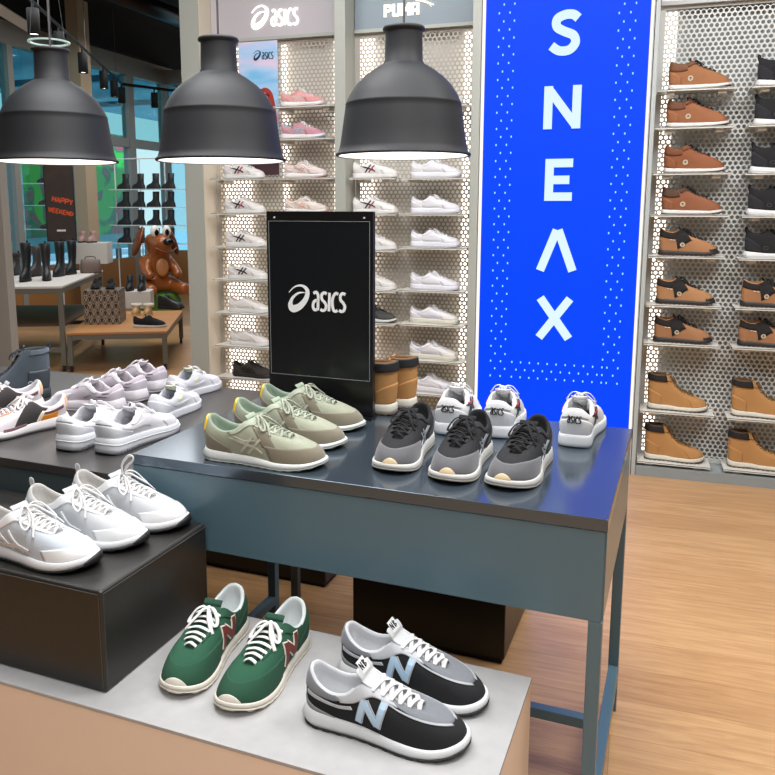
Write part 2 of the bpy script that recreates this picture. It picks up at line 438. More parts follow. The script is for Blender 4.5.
def stripes(k=1.0, x0=.085, z0=.03, w=.005):   # crossing side stripes
    f = lambda *p: [(x*k, z*k, q*k) for x, z, q in p]
    return [f((x0, z0+.030, .001), (x0+.03, z0+.024, w), (x0+.072, z0+.012, w), (x0+.088, z0+.002, w*.7)),
            f((x0+.012, z0+.034, .002), (x0+.04, z0+.026, w*.8), (x0+.07, z0+.03, w*.5)),
            f((x0+.030, z0-.002, w), (x0+.062, z0+.038, w)), f((x0+.050, z0-.002, w), (x0+.082, z0+.034, w))]
def letter_N(x, z, h, w, sw, sl=.25, flip=0):
    if flip: return [[(2*flip-p[0], p[1], p[2]) for p in q_] for q_ in letter_N(x, z, h, w, sw, sl)]
    return [[(x, z, sw), (x+sl*h, z+h, sw)], [(x+sl*h, z+h-sw*.3, sw), (x+w, z+sw*.3, sw)], [(x+w, z, sw), (x+w+sl*h, z+h, sw)]]

def place_table(p0, p1, z):                  # heel pixel, toe pixel on a plane of height z -> centre and heading (world)
    a = pz(*p0, z); b = pz(*p1, z)
    return ((a[0]+b[0])/2, (a[1]+b[1])/2, z), math.atan2(b[1]-a[1], b[0]-a[0])
# ================================================================ structure
def wood_floor():
    m = bpy.data.materials.new('oak_planks'); m.use_nodes = True; n = m.node_tree.nodes; l = m.node_tree.links; b = n['Principled BSDF']
    t = n.new('ShaderNodeTexCoord'); br = n.new('ShaderNodeTexBrick'); l.new(t.outputs['Object'], br.inputs['Vector'])
    br.inputs['Scale'].default_value = 1; br.inputs['Brick Width'].default_value = 1.3; br.inputs['Row Height'].default_value = .19
    br.inputs['Mortar Size'].default_value = .0012; br.inputs['Mortar Smooth'].default_value = .3; br.offset = .37
    br.inputs['Color1'].default_value = C('#c79f74'); br.inputs['Color2'].default_value = C('#b88f66'); br.inputs['Mortar'].default_value = C('#9c7850')
    mp = n.new('ShaderNodeMapping'); mp.inputs['Scale'].default_value = (1.2, 16, 1); l.new(t.outputs['Object'], mp.inputs[0])
    no = n.new('ShaderNodeTexNoise'); no.inputs['Scale'].default_value = 2.6; no.inputs['Detail'].default_value = 8; no.inputs['Roughness'].default_value = .65; no.inputs['Distortion'].default_value = 1.2
    l.new(mp.outputs[0], no.inputs['Vector'])
    rp = n.new('ShaderNodeValToRGB'); rp.color_ramp.elements[0].position = .35; rp.color_ramp.elements[0].color = (.70, .62, .52, 1); rp.color_ramp.elements[1].position = .62; rp.color_ramp.elements[1].color = (1.05, 1.03, 1.0, 1)
    l.new(no.outputs[0], rp.inputs[0])
    mx = n.new('ShaderNodeMix'); mx.data_type = 'RGBA'; mx.blend_type = 'MULTIPLY'; mx.inputs[0].default_value = .75
    l.new(br.outputs['Color'], mx.inputs[6]); l.new(rp.outputs[0], mx.inputs[7]); l.new(mx.outputs[2], b.inputs['Base Color'])
    b.inputs['Roughness'].default_value = .34
    bp = n.new('ShaderNodeBump'); bp.inputs['Strength'].default_value = .08; bp.inputs['Distance'].default_value = .002; l.new(no.outputs[0], bp.inputs['Height']); l.new(bp.outputs[0], b.inputs['Normal'])
    return m
sbox('floor', wood_floor(), -8.6, 5, -3, 20, -.1, 0)
M_BLACKCEIL = mat('black_ceiling', '#08080a', .9)
sbox('ceiling', M_BLACKCEIL, -8.6, 5, -3, 20, 4.5, 4.6)
sbox('wall_front', mat('far_wall_paint', '#77736e', .8), -8.6, 5, -3, -2.9, 0, 4.5)
sbox('wall_right', mat('far_wall_paint', '#77736e', .8), 4.9, 5, -2.9, 20, 0, 4.5)
sbox('wall_left', mat('far_wall_paint', '#77736e', .8), -8.6, -8.5, -2.9, 4.9, 0, 4.5)
M_BACK = mat('backing_white', '#e9e6e0', .8)
sbox('wall_back', mat('wall_paint', '#8d8f8c', .8, var=.03, scale=3), -2.87, 3.4, 5.06, 5.2, 0, 4.5)
M_UP = met('a3a69f', .45); M_SH = met('d2d1ca', .35); M_PERF = met('a8a39a', .45); M_PERFR = met('c9cac6', .4)
sbox('trim_1', M_UP, -2.872, -2.74, 4.77, 5.06, 0, 4.5)         # end pier beside the shelves
q = MB(); q.box(-2.739, -2.735, 4.78, 5.05, 0.1, 4.5)
struct(q.build('trim_2', mat('pier_side_lit_tone', '#c9bfae', .5)))  # cream sheet, the pier's lit side put into the colour
def perforated(q, x0, x1, z0, z1, y, p=.0285, r=.0106, th=.0015):
    R = p/math.sqrt(3); dz = p*.866; m = .03
    q.box(x0, x0+m, y-.001, y+.001, z0, z1); q.box(x1-m, x1, y-.001, y+.001, z0, z1); q.box(x0, x1, y-.0012, y+.001, z0, z0+m); q.box(x0, x1, y-.0012, y+.001, z1-m*.6, z1)
    j = 0; z = z0+m*.9
    while z < z1-m*.6:
        x = x0+m*.8+(p/2 if j % 2 else 0)
        while x < x1-m*.7:
            b = len(q.v); 
            for k in range(12):
                a = PI/6*k+PI/6; ro = R if k % 2 == 0 else p/2
                q.v.append((x+ro*math.cos(a), y, z+ro*math.sin(a)))
            for k in range(12):
                a = PI/6*k+PI/6; q.v.append((x+r*math.cos(a), y, z+r*math.sin(a)))
            for k in range(12):
                k2 = (k+1) % 12; q.f.append((b+k, b+k2, b+12+k2, b+12+k)); q.m.append(0)
            x += p
        z += dz; j += 1
LED = emis('led_warm', '#fff0e2', 1.9)
ROWS = [2.18, 1.98, 1.735, 1.51, 1.285, 1.04, .828, .60, .392]
def bay(label, x0, x1, shelves, perf, leds, y=4.95, z1=2.615, back='#e6e2da'):
    t = thing('wall_shelving', label, 'shelving', ((x0+x1)/2, 4.9, 0)); c = (x0+x1)/2
    def B(name, m, a, b, y0, y1, z0, zz, bev=0): return pbox(name, m, t, a-c, b-c, y0-4.9, y1-4.9, z0, zz, bevel=bev)
    q = MB(); perforated(q, x0-c, x1-c, .06, z1, y-4.9); q.build('perforated_panel', perf, t)
    B('back_board', mat('backing_'+back, back, .8), x0, x1, 5.035, 5.05, 0, z1+.02)
    B('plinth', met('8d9496', .4), x0, x1, 4.765, 4.99, 0, .058)
    for (a, hw) in leds: B('light_strip', LED, a-hw, a+hw, 5.0, 5.012, .08, z1-.02)
    for (a, b, z) in shelves:
        q = MB(); q.box(a-c, b-c, 4.775-4.9, 4.948-4.9, z-.006, z); q.box(a-c, b-c, 4.775-4.9, 4.779-4.9, z-.012, z-.0005)
        for e in (a+.07, b-.07): q.box(e-c-.02, e-c+.02, 4.80-4.9, 4.948-4.9, z-.03, z-.0055)
        q.build('shelf', M_SH, t, bevel=.001)
    return t
left_bay = bay('perforated wall shelving bay with glowing holes behind the black board', -2.734, -1.802,
    [(-2.69, -2.26, z) for z in (1.735, 1.51, 1.29, 1.07, .845, .62, .40)]+[(-2.24, -1.81, z) for z in (2.18, 1.98, 1.735, 1.51, 1.29, 1.07, .845)], M_PERF, [(-2.60, .10), (-1.85, .045), (-2.24, .02)])
mid_bay = bay('perforated wall shelving bay between the black board and the blue sign', -1.728, -.952,
    [(-1.71, -1.41, z) for z in (2.16, 1.73, 1.51, 1.285, 1.03, .82)]+[(-1.385, -.975, z) for z in (2.15, 1.725, 1.51, 1.305, 1.04, .828, .60, .388)], M_PERF, [(-1.67, .05), (-1.00, .045)])
right_bay = bay('perforated wall shelving bay of brown and black footwear right of the sign', .065, 1.10,
    [(.062+.008, .468, z) for z in (2.18, 1.98, 1.735, 1.508, 1.28, 1.005, .785, .388, .085)]+[(.535, .95, z) for z in (2.18, 1.98, 1.73, 1.505, 1.275, 1.005, .785, .383, .085)], M_PERFR, [(.115, .045), (1.06, .02)], z1=2.645, back='#8f9494')
def upr(lbl, x0, x1, y0=4.76, m=M_UP, g='grey uprights between the shelf bays'):
    q = MB(); q.box(x0, x1, y0, 5.055, 0, 4.4); tag(q.build('upright_post', m, bevel=.002), lbl, 'post', g)
upr('grey upright post between the two left shelf bays', -1.80, -1.73)
upr('grey upright post hugging the left edge of the blue sign', -.95, -.899)
upr('grey upright post hugging the right edge of the blue sign', .04, .063, m=met('aab0b0', .45))

# ---- letters in a vertical plane facing the camera side (-y)
def letters(name, m, parent, strokes, x, y, z, th=.01, smooth=True, n=6):
    q = MB()
    flat_strokes(q, strokes, lambda a, b, d: (x+a, y-d, z+b), n, smooth, 0, th)
    return q.build(name, m, parent)
def poly_strokes(parent, name, m, polys, y, th):
    q = MB()
    for P in polys:                      # polygons in x,z
        b = len(q.v); n = len(P)
        for p in P: q.v.append((p[0], y-th, p[1]))
        for p in P: q.v.append((p[0], y, p[1]))
        q.f.append(tuple(b+i for i in range(n))); q.m.append(0)
        for i in range(n):
            j = (i+1) % n; q.f.append((b+i, b+n+i, b+n+j, b+j)); q.m.append(0)
    return q.build(name, m, parent)
# ---- blue light box
def blue_mat():
    m = bpy.data.materials.new('blue_lightbox_face'); m.use_nodes = True; n = m.node_tree.nodes; l = m.node_tree.links; b = n['Principled BSDF']
    b.inputs['Base Color'].default_value = C('#031c88'); b.inputs['Roughness'].default_value = .5; b.inputs['Specular IOR Level'].default_value = .1
    b.inputs['Emission Color'].default_value = C('#0044f0'); b.inputs['Emission Strength'].default_value = .84
    return m
sg = thing('blue_light_box', 'tall glowing blue light box sign with five white letters', 'sign', (-.43, 4.9, 0))
pbox('cabinet', met('aab0b0', .45), sg, -.466, .466, -.135, .15, 0, 3.4)
q = MB(); q.box(-.444, .444, -.142, -.134, .10, 3.38); q.build('blue_face', blue_mat(), sg)
q = MB(); q.box(-.460, -.446, -.15, -.134, .09, 3.39); q.box(.446, .460, -.15, -.134, .09, 3.39); q.build('lit_border', emis('border_light', '#fff1e4', 1.15), sg)
LET = emis('letter_light', '#d9f0ff', 1.0)
w = .047; H = .235; yl = -.142
def rr(cx, z): return [(cx, z)]
sS = [(.078, .185, w), (.045, .222, w), (-.005, .214, w), (-.045, .196, w), (-.050, .155, w), (-.01, .125, w), (.045, .098, w), (.052, .052, w), (.01, .020, w), (-.045, .020, w), (-.082, .048, w)]
sS = [(.070, .190, w), (.040, .212, w), (-.005, .213, w), (-.045, .192, w), (-.045, .152, w), (-.005, .126, w), (.045, .102, w), (.057, .062, w), (.025, .026, w), (-.03, .024, w), (-.072, .052, w)]
letters('letter_s', LET, sg, [sS], 0, yl, 2.385, .012)
def quad(a, b, wd_, ):
    pass
def stro(pts, w=w): return [(p[0], p[1], w) for p in pts]
letters('letter_n', LET, sg, [stro([(-.078, 0), (-.078, H)]), stro([(.078, 0), (.078, H)]), stro([(-.074, H-.02), (.074, .02)])], 0, yl, 1.985, .012, False)
letters('letter_e', LET, sg, [stro([(-.058, 0), (-.058, H)]), stro([(-.06, w/2), (.072, w/2)]), stro([(-.06, H/2), (.055, H/2)]), stro([(-.06, H-w/2), (.072, H-w/2)])], 0, yl, 1.585, .012, False)
letters('letter_a', LET, sg, [stro([(-.092, 0), (-.004, H)]), stro([(.092, 0), (.004, H)])], 0, yl, 1.185, .012, False)
letters('letter_x', LET, sg, [stro([(-.085, 0), (.085, H)]), stro([(.085, 0), (-.085, H)])], 0, yl, .79, .012, False)
q = MB()
def dot(x, z):
    q.box(x-.0035, x+.0035, yl-.002, yl+.0005, z-.0055, z+.0055)
for k in range(60):
    z = .54+.0455*k
    if z > 3.3: break
    for sg_ in (-1, 1):
        for xx in ((.368, .308) if k % 2 == 0 else (.342, .282)): dot(sg_*xx, z)
for i in range(11):
    dot(-.26+i*.052+.02, .54); dot(-.26+i*.052+.02, .631); 
    if i < 10: dot(-.26+i*.052+.046, .5855)
q.build('dots', emis('dot_light', '#9fe4ff', 1.0), sg)['kind'] = 'stuff'

# ---- header light boxes
hb = thing('header_sign', 'pale lit header sign with a swirl logo above the left shelves', 'sign', (-2.27, 4.9, 2.63))
pbox('cabinet', mat('header_pale', '#b4afb4', .45), hb, -.462, .462, .03, .15, .0, 1.2)
pbox('bottom_rail', M_UP, hb, -.462, .462, .018, .055, -.014, .006)
st, W = sports_logo(.135); letters('logo', emis('logo_light', '#fff6ee', 1.6), hb, st, -.165, .03, .062, .008)
hb2 = thing('header_sign', 'blue grey header sign with bold white capitals left of the blue sign', 'sign', (-1.34, 4.9, 2.63))
pbox('cabinet', mat('header_slate', '#7d8a94', .4), hb2, -.386, .386, .03, .15, 0, 1.2)
pbox('bottom_rail', M_UP, hb2, -.386, .386, .018, .055, -.014, .006)
gw = .017; hh = .075
def G(ch, x):
    f = lambda *p: [(x+a*.048, b*hh, gw) for a, b in p]
    if ch == 'P': return [f((.15, 0), (.15, 1)), f((.15, .88), (.75, .88)), f((.85, .95), (.85, .42)), f((.15, .47), (.75, .47))]
    if ch == 'U': return [f((.15, 1), (.15, .05)), f((.85, 1), (.85, .05)), f((.1, .11), (.9, .11))]
    if ch == 'M': return [f((.12, 0), (.12, 1)), f((1.0, 0), (1.0, 1)), f((.15, .95), (.56, .35)), f((.97, .95), (.56, .35))]
    if ch == 'A': return [f((.12, 0), (.12, .95)), f((.88, 0), (.88, .95)), f((.1, .88), (.9, .88)), f((.1, .4), (.9, .4))]
S4 = []
for ch, x in zip('PUMA', (0, .054, .110, .172)): S4 += G(ch, x)
letters('lettering', emis('letter_warm', '#fff0d8', 1.5), hb2, S4, -.195, .03, .068, .008, False)
letters('leaping_cat', emis('letter_warm', '#fff0d8', 1.5), hb2, [[(.0, .17, .004), (.04, .165, .013), (.08, .15, .010), (.115, .135, .006)], [(.08, .15, .007), (.10, .125, .003)]], .005, .03, -.017, .008)
hb3 = thing('header_sign', 'bright white header sign above the brown footwear shelves', 'sign', (.58, 4.9, 2.655))
pbox('cabinet', mat('header_bright', '#dad6d8', .4, emit='#e6e2e4', es=.15), hb3, -.51, .52, .03, .15, 0.01, 1.2)
pbox('bottom_rail', met('b4b6b6', .4), hb3, -.512, .52, .018, .055, -.01, .011)
# ---- poster in the left bay
def poster_mat():
    m = bpy.data.materials.new('poster_sky'); m.use_nodes = True; n = m.node_tree.nodes; l = m.node_tree.links; b = n['Principled BSDF']; b.inputs['Roughness'].default_value = .4
    t = n.new('ShaderNodeTexCoord'); mp = n.new('ShaderNodeMapping'); mp.inputs['Scale'].default_value = (1.5, 1, 5); mp.inputs['Rotation'].default_value = (0, .35, 0); l.new(t.outputs['Object'], mp.inputs[0])
    no = n.new('ShaderNodeTexNoise'); no.inputs['Scale'].default_value = 1.6; no.inputs['Detail'].default_value = 2; l.new(mp.outputs[0], no.inputs['Vector'])
    r = n.new('ShaderNodeValToRGB'); e = r.color_ramp.elements; e[0].position = .35; e[0].color = C('#6fb6e2'); e[1].position = .62; e[1].color = C('#d9c6e0'); e.new(.5).color = C('#a9c8ea')
    l.new(no.outputs[0], r.inputs[0]); l.new(r.outputs[0], b.inputs['Base Color']); return m
ps = thing('wall_poster', 'sky blue poster with a red sleeved arm hanging behind the middle lamp', 'poster', (-2.39, 4.93, 1.76))
pbox('sheet', poster_mat(), ps, -.145, .135, -.004, .002, 0, .855)
st, W = sports_logo(.058); letters('logo', mat('ink_navy', '#141a2a', .5), ps, st, -.035, -.004, .735, .001)
q = MB(); RED = mat('poster_red', '#a03028', .5)
flat_strokes(q, [[(-.06, .57, .012), (-.02, .555, .02), (.02, .535, .03)]], lambda a, b, d: (a, -.0045-d, b), 6, True, 0, .001); q.build('shoe_print', mat('ink_dark', '#20242e', .5), ps)
q = MB(); flat_strokes(q, [[(.0, .52, .028), (.04, .545, .03), (.075, .52, .036), (.09, .45, .045), (.10, .36, .05), (.10, .25, .06)], [(.01, .49, .012), (.04, .515, .014), (.07, .51, .02)]], lambda a, b, d: (a, -.0045-d, b), 6, True, 0, .001)
q.build('arm_print', RED, ps)
q = MB(); q.box(-.145, .135, -.0062, -.0042, 0, .29); q.build('trouser_print', mat('poster_maroon', '#3c2228', .6, var=.3, scale=12), ps)

# ================================================================ tables (table frame)
TEAL = mat('teal_table_paint', '#546f7b', .27, var=.03, scale=3); TEALT = mat('teal_table_top', '#5a6672', .15, metal=.7, var=.02, scale=3)
T0 = (-1.346+.6125, 2.05)
tb = thing('display_table', 'dark teal metal display table with deep apron, tallest in the group', 'table', TF(T0[0], T0[1], 0), -DT)
def tp(name, m, x0, x1, y0, y1, z0, z1, bev=.0015, par=None): return pbox(name, m, par or tb, x0-T0[0], x1-T0[0], y0-T0[1], y1-T0[1], z0, z1, bevel=bev)
tp('tabletop', TEALT, -1.346, -.121, 1.675, 2.43, .872, .9)
tp('front_apron', TEAL, -1.343, -.1265, 1.678, 1.690, .664, .8705)
tp('back_apron', TEAL, -1.343, -.124, 2.415, 2.427, .664, .8705)
tp('side_apron', TEAL, -.136, -.123, 1.692, 2.413, .664, .8705)
tp('side_apron', TEAL, -1.343, -1.331, 1.692, 2.413, .664, .8705)
for x0, x1 in ((-.153, -.123), (-1.343, -1.313)):
    for y0, y1 in ((1.678, 1.706), (2.397, 2.427)): tp('leg', TEAL, x0, x1, y0, y1, 0, .6635)
for x0, x1 in ((-.151, -.121), (-1.341, -1.311)): tp('side_rail', TEAL, x0, x1, 1.708, 2.395, .125, .155)
tp('cross_rail', TEAL, -1.309, -.153, 2.09, 2.12, .125, .155)
T0 = (-2.2, 2.05)
tb = thing('display_table', 'lower dark display table carrying the white chunky sneakers at left', 'table', TF(T0[0], T0[1], 0), -DT)
TOP2 = mat('dark_table_top', '#3a3837', .4, var=.04, scale=5); G2 = mat('grey_teal_paint', '#434d50', .35, var=.03, scale=3)
tp('tabletop', TOP2, -3.05, -1.352, 1.675, 2.70, .809, .835)
tp('front_apron', G2, -3.045, -1.354, 1.678, 1.690, .60, .8085)
tp('back_apron', G2, -3.045, -1.354, 2.685, 2.697, .60, .8085)
for x0, x1 in ((-1.384, -1.354), (-3.045, -3.015)):
    for y0, y1 in ((1.692, 1.722), (2.655, 2.683)): tp('leg', G2, x0, x1, y0, y1, 0, .8085)
# bench in front
def stone():
    m = mat('concrete_grey_top', '#a6a5a5', .2, bump=.03, scale=30, var=.1); return m
BEI = mat('beige_side', '#e8d4c2', .55, var=.02, scale=2)
T0 = (-1.1, 1.44)
bn = thing('display_bench', 'low bench with grey stone look top and beige sides', 'bench', TF(T0[0], T0[1], 0), -DT); tb = bn
tp('bench_top', stone(), -2.3, -.267, 1.213, 1.668, .502, .51, .001, bn)
tp('body', BEI, -2.298, -.268, 1.214, 1.667, .0, .5015, .001, bn)
# black leather box on the bench
BLK = mat('black_leather', '#22211f', .38, bump=.15, scale=260, var=.05)
T0 = (-1.5, 1.46)
bx = thing('leather_box', 'black stitched leather box on the bench under white running shoes', 'box', TF(T0[0], T0[1], .51), -DT)
q = MB(); q.box(-1.95-T0[0], -1.11-T0[0], 1.262-T0[1], 1.664-T0[1], .0, .235); q.build('body', BLK, bx, bevel=.006, seg=3)
THR = mat('stitching', '#5a5a58', .8)
q = MB(); e = .007
xr, xl, yf, yb = -1.11-T0[0], -1.95-T0[0], 1.262-T0[1], 1.664-T0[1]
for a, b in (((xr+.0004, yf+e, .01), (xr+.0004, yf+e, .225)), ((xr-e, yf-.0004, .01), (xr-e, yf-.0004, .225)), ((xl, yf+e, .2354), (xr-e, yf+e, .2354)), ((xr-e, yf+e, .2354), (xr-e, yb-e, .2354)), ((xl, yf-.0004, .228), (xr-e, yf-.0004, .228)), ((xr+.0004, yf+e, .228), (xr+.0004, yb, .228))):
    q.tube([a, b], .0006, n=4)
q.build('stitching', THR, bx)
# black storage boxes under the table
BB = mat('black_lacquer', '#0a0a0c', .35)
for (x0, x1, y0, y1, h, lb) in ((-1.06, -.50, 2.52, 3.0, .56, 'black storage plinth behind the teal table, right of the pair'), (-2.0, -1.30, 2.80, 3.25, .56, 'black storage plinth behind the teal table, left of the pair')):
    t = thing('storage_plinth', lb, 'plinth', TF((x0+x1)/2, (y0+y1)/2, 0), -DT)
    pbox('body', BB, t, -(x1-x0)/2, (x1-x0)/2, -(y1-y0)/2, (y1-y0)/2, .02, h, bevel=.003); pbox('base', mat('black_base', '#060606', .6), t, -(x1-x0)/2+.01, (x1-x0)/2-.01, -(y1-y0)/2+.01, (y1-y0)/2-.01, 0, .02)
# black countertop sign
sb = thing('countertop_sign', 'black upright board with a white swirl logo on the teal table', 'sign', TF(-1.0515, 2.245, .9), -DT)
BSG = mat('black_board', '#0b0c0e', .3); 
pbox('board', BSG, sb, -.1795, .1795, -.010, .010, .008, .637, bevel=.001)
pbox('foot', BSG, sb, -.1795, .1795, -.022, .022, 0, .008, bevel=.001)
pbox('insert', mat('black_insert', '#0f1418', .22), sb, -.170, .170, -.0125, -.0102, .122, .607)
q = MB()
for a, b in (((-.170, .122), (-.170, .607)), ((.170, .122), (.170, .607)), ((-.170, .122), (.170, .122)), ((-.170, .607), (.170, .607))): q.box(min(a[0], b[0])-.0007, max(a[0], b[0])+.0007, -.0136, -.0122, min(a[1], b[1])-.0007, max(a[1], b[1])+.0007)
q.build('insert_edge', mat('edge_grey', '#8d9296', .4), sb)
q = MB()
for x in (-.15, .152):
    q.v += [] ; q.tube([(x, -.014, .618), (x, -.010, .618)], .0028, n=10, up=(0, 0, 1))
q.build('screws', met('d8d8d8', .3), sb)
st, W = sports_logo(.080); letters('logo', mat('white_print', '#f4f6f6', .5), sb, st, -.104, -.0125, .328, .001)

# ================================================================ pendant lamps
LG = mat('lamp_rubber_grey', '#1b1d21', .6, bump=.03, scale=300)
def lamp(x, ypx, wpx, lbl):
    Dp = F_PX*.5/wpx
    r = ray(x, ypx); c, s = math.cos(PITCH), math.sin(PITCH)
    P = (r[0]*Dp, r[1]*Dp, CAM_Z+r[2]*Dp)
    t = thing('pendant_lamp', lbl, 'lamp', P, 0, 'dark pendant lamps')
    q = MB()
    prof = [(.240, -.004), (.2495, -.006), (.2525, -.001), (.2510, .004), (.243, .008), (.236, .030), (.2265, .09), (.2165, .165), (.2135, .186), (.2150, .190), (.2120, .195), (.2000, .222), (.175, .262), (.145, .293), (.112, .318), (.082, .337), (.073, .343), (.0735, .347), (.070, .352), (.0685, .40), (.067, .455), (.068, .460), (.0765, .464), (.0775, .470), (.0745, .476), (.055, .477), (.0, .477)]
    q.lathe([(a, z*.955) for a, z in prof], 72); q.build('lamp_shade', LG, t, True)
    q = MB(); q.lathe([(.240, -.004), (.234, .03), (.219, .08), (.205, .165), (.165, .23), (.10, .28), (0, .30)], 72)
    for i, f in enumerate(q.f): q.f[i] = f[::-1]
    q.build('inner_face', mat('lamp_inner', '#f4f2ee', .6), t, True)
    q = MB(); q.lathe([(0, .002), (.2385, .002), (.2385, .008), (0, .008)], 64); q.build('diffuser', emis('lamp_glow', '#fffaf2', 3.2), t)
    q = MB(); q.tube([(0, 0, .452), (0, 0, 4.5-P[2])], .0042, n=8, up=(1, 0, 0)); q.build('cord', mat('cord_grey', '#4c4a4d', .7), t)
    return t
lamp(57, 161, 118, 'dark grey pendant lamp cut by the left edge of the photo')
lamp(221.5, 160, 128, 'dark grey pendant lamp in front of the end pier, middle of three')
lamp(403, 155, 134, 'dark grey pendant lamp left of the blue sign')
# ================================================================ footwear
def mk(label, loc, rz, group=None, name='sneaker', cat='shoe', **kw):
    s = Shoe(**kw); s.root = thing(name, label, cat, loc, rz, group); return s
def at_table(p0, p1, z): return place_table(p0, p1, z)
def arc(a, b, pw=2): return lambda u: a+(b-a)*abs(2*u-1)**pw
def NBtag(s, m, ink):
    p = s.tpath; a, b = p[-5], p[-1]; q = MB(); d = (b-a).normalized(); n = Vector((-d.z, 0, d.x))
    if n.x < 0: n = -n
    def P(y, t, o): 
        r = a+d*t+n*o; return (r.x, y, r.z+s.bot(r.x)*.6)
    q.grid([[P(-.016, -.004, .0035), P(.016, -.004, .0035)], [P(-.016, -.004, .0058), P(.016, -.004, .0058)], [P(-.016, .022, .0062), P(.016, .022, .0062)], [P(-.016, .022, .0035), P(.016, .022, .0035)]])
    o = s.add(q, 'tongue_tag', m, False); q = MB()
    for st in [[(.009, .004), (.009, .015)], [(.009, .015), (.003, .004)], [(.003, .004), (.003, .015)], [(-.002, .004), (-.002, .015)], [(-.002, .015), (-.007, .0125)], [(-.007, .0125), (-.002, .0098)], [(-.002, .0098), (-.008, .007)], [(-.008, .007), (-.002, .004)]]:
        (y0, t0), (y1, t1) = st; q.tube([P(-y0*1.35, t0*1.35-.003, .0066), P(-y1*1.35, t1*1.35-.003, .0066)], .0013, n=4)
    s.add(q, 'tag_lettering', ink, False)
def pull_loop(s, m):
    q = MB(); p = s.S(0, 1); k = s.k
    q.tube(catmull([p+Vector((-.001, 0, -.016)), p+Vector((-.007, 0, .002)), p+Vector((-.006, 0, .014)), p+Vector((.001, 0, .012)), p+Vector((.002, 0, -.002))], 5), .0045, .0011, up=(0, 1, 0), n=8)
    for i, v in enumerate(q.v): pass
    s.add(q, 'pull_loop', m)
W_ = 'eef0f2'
# --- grey and black runners on the bench
def shoe_grey(label, p0, p1, side, z=.51, L=.325, dx=0):
    loc, rz = at_table(p0, p1, z)
    s = mk(label, loc, rz, L=L, side=side, wid=1.02, sole=((0, .038), (.35, .031), (.6, .025), (.85, .021), (1, .021)), spring=.012, boxy=.15)
    s.make_sole(rub(W_), rub('1d1e20'), .0055, flare=.004, groove=.002, heel_flare=.006)
    s.make_upper(sue('17181b')); s.make_lining(fab('c4c6c9')); s.make_tongue(fab('d4d6d8'), hi=.030, wid=1.25, th=.006)
    s.patch('collar_panel', sue('6f7277'), -.34, .34, arc(.50, .78), 1.0, d=.0018)
    s.patch('vamp_mesh', fab('73777d'), .72, 1.28, arc(.40, .80, 2), .985, d=.0010)
    for a, b in ((.345, .74), (1.26, 1.655)):
        s.patch('eyestay', sue('b2b5b9'), a, b, .72, 1.0, d=.0022)
        u = (a < 1)
        s.patch('toe_trim', lea('9da1a5'), *((.66, .97) if u else (1.03, 1.34)), (lambda u: (.70-.34*u) if a < 1 else (.36+.34*u)), (lambda u: (.76-.34*u) if a < 1 else (.42+.34*u)), d=.0018)
        s.patch('side_band', lea('b3b6ba'), *((.10, .40) if a < 1 else (1.60, 1.90)), (lambda u: (.40+.12*u) if a < 1 else (.52-.12*u)), (lambda u: (.50+.12*u) if a < 1 else (.62-.12*u)), d=.0020)
    s.patch('heel_clip', lea('7e8285'), -.26, .26, .0, arc(.20, .04, 1.5), d=.003)
    for sd in (1, -1):
        s.side_strokes('logo_outline', mat('logo_silver', '#aeb6bd', .35), sd, letter_N(.128, .041, .050, .040, .0155, .25, .152 if sd > 0 else 0), d=.0034)
        s.side_strokes('logo', mat('logo_ice', '#b4d2ea', .4), sd, letter_N(.128, .0435, .045, .040, .0105, .25, .152 if sd > 0 else 0), d=.0046)
    s.make_laces(fab('e9eaeb', .2), n=6, w=.0052, h=.0018, bow=0, lift=.009); NBtag(s, lea('e6e7e8'), mat('ink', '#1a1b1d', .5)); return s
shoe_grey('black and grey running shoe with pale blue letter at the front corner of the bench', (309, 712), (468, 754), 1, L=.335)
shoe_grey('black and grey running shoe partly hidden behind its mate on the bench', (341, 668), (492, 708), -1, L=.335)
# --- green suede pair
def shoe_green(label, p0, p1, side):
    loc, rz = at_table(p0, p1, .51)
    s = mk(label, loc, rz, L=.325, side=side, wid=1.04, sole=((0, .030), (.4, .022), (.7, .018), (1, .017)), spring=.014)
    s.make_sole(rub('e2dccf'), rub('cfc8b8'), .006, flare=.003, groove=.004)
    GR = sue('1d4733'); s.make_upper(sue('1f4e38')); s.make_lining(fab('dfe6e6')); s.make_tongue(fab('234c3a'), hi=.020)
    s.patch('toe_guard', GR, .56, 1.44, 0, lambda u: .50-.10*abs(2*u-1)**2, d=.0016); s.patch('heel_counter', GR, -.30, .30, 0, arc(.62, .35), d=.0018)
    s.patch('collar_edge', lea('d9dedb'), -.30, .30, .93, 1.0, d=.0012)
    s.patch('toe_bumper', rub('e2dccf'), .925, 1.075, 0, arc(.19, .03), d=.003)
    for a, b in ((.36, .86), (1.14, 1.64)): s.patch('eyestay', GR, a, b, .78, 1.0, d=.0022)
    for sd in (1, -1):
        s.side_strokes('logo_outline', mat('logo_cream', '#e8e2d6', .5), sd, letter_N(.108, .034, .050, .048, .021, .2, .136 if sd > 0 else 0), d=.0032)
        s.side_strokes('logo', mat('logo_burgundy', '#6b2a24', .6), sd, letter_N(.108, .0365, .045, .048, .016, .2, .136 if sd > 0 else 0), d=.0044)
    s.make_laces(fab('f2f0ee', .2), n=7, w=.0052, h=.0016, bow=.95, style='bars', lift=.007)
    return s
shoe_green('green suede sneaker with burgundy letter, next to the black leather box', (234, 628), (175, 692), 1)
shoe_green('green suede sneaker with burgundy letter, between its mate and the grey pair', (294, 644), (238, 710), -1)
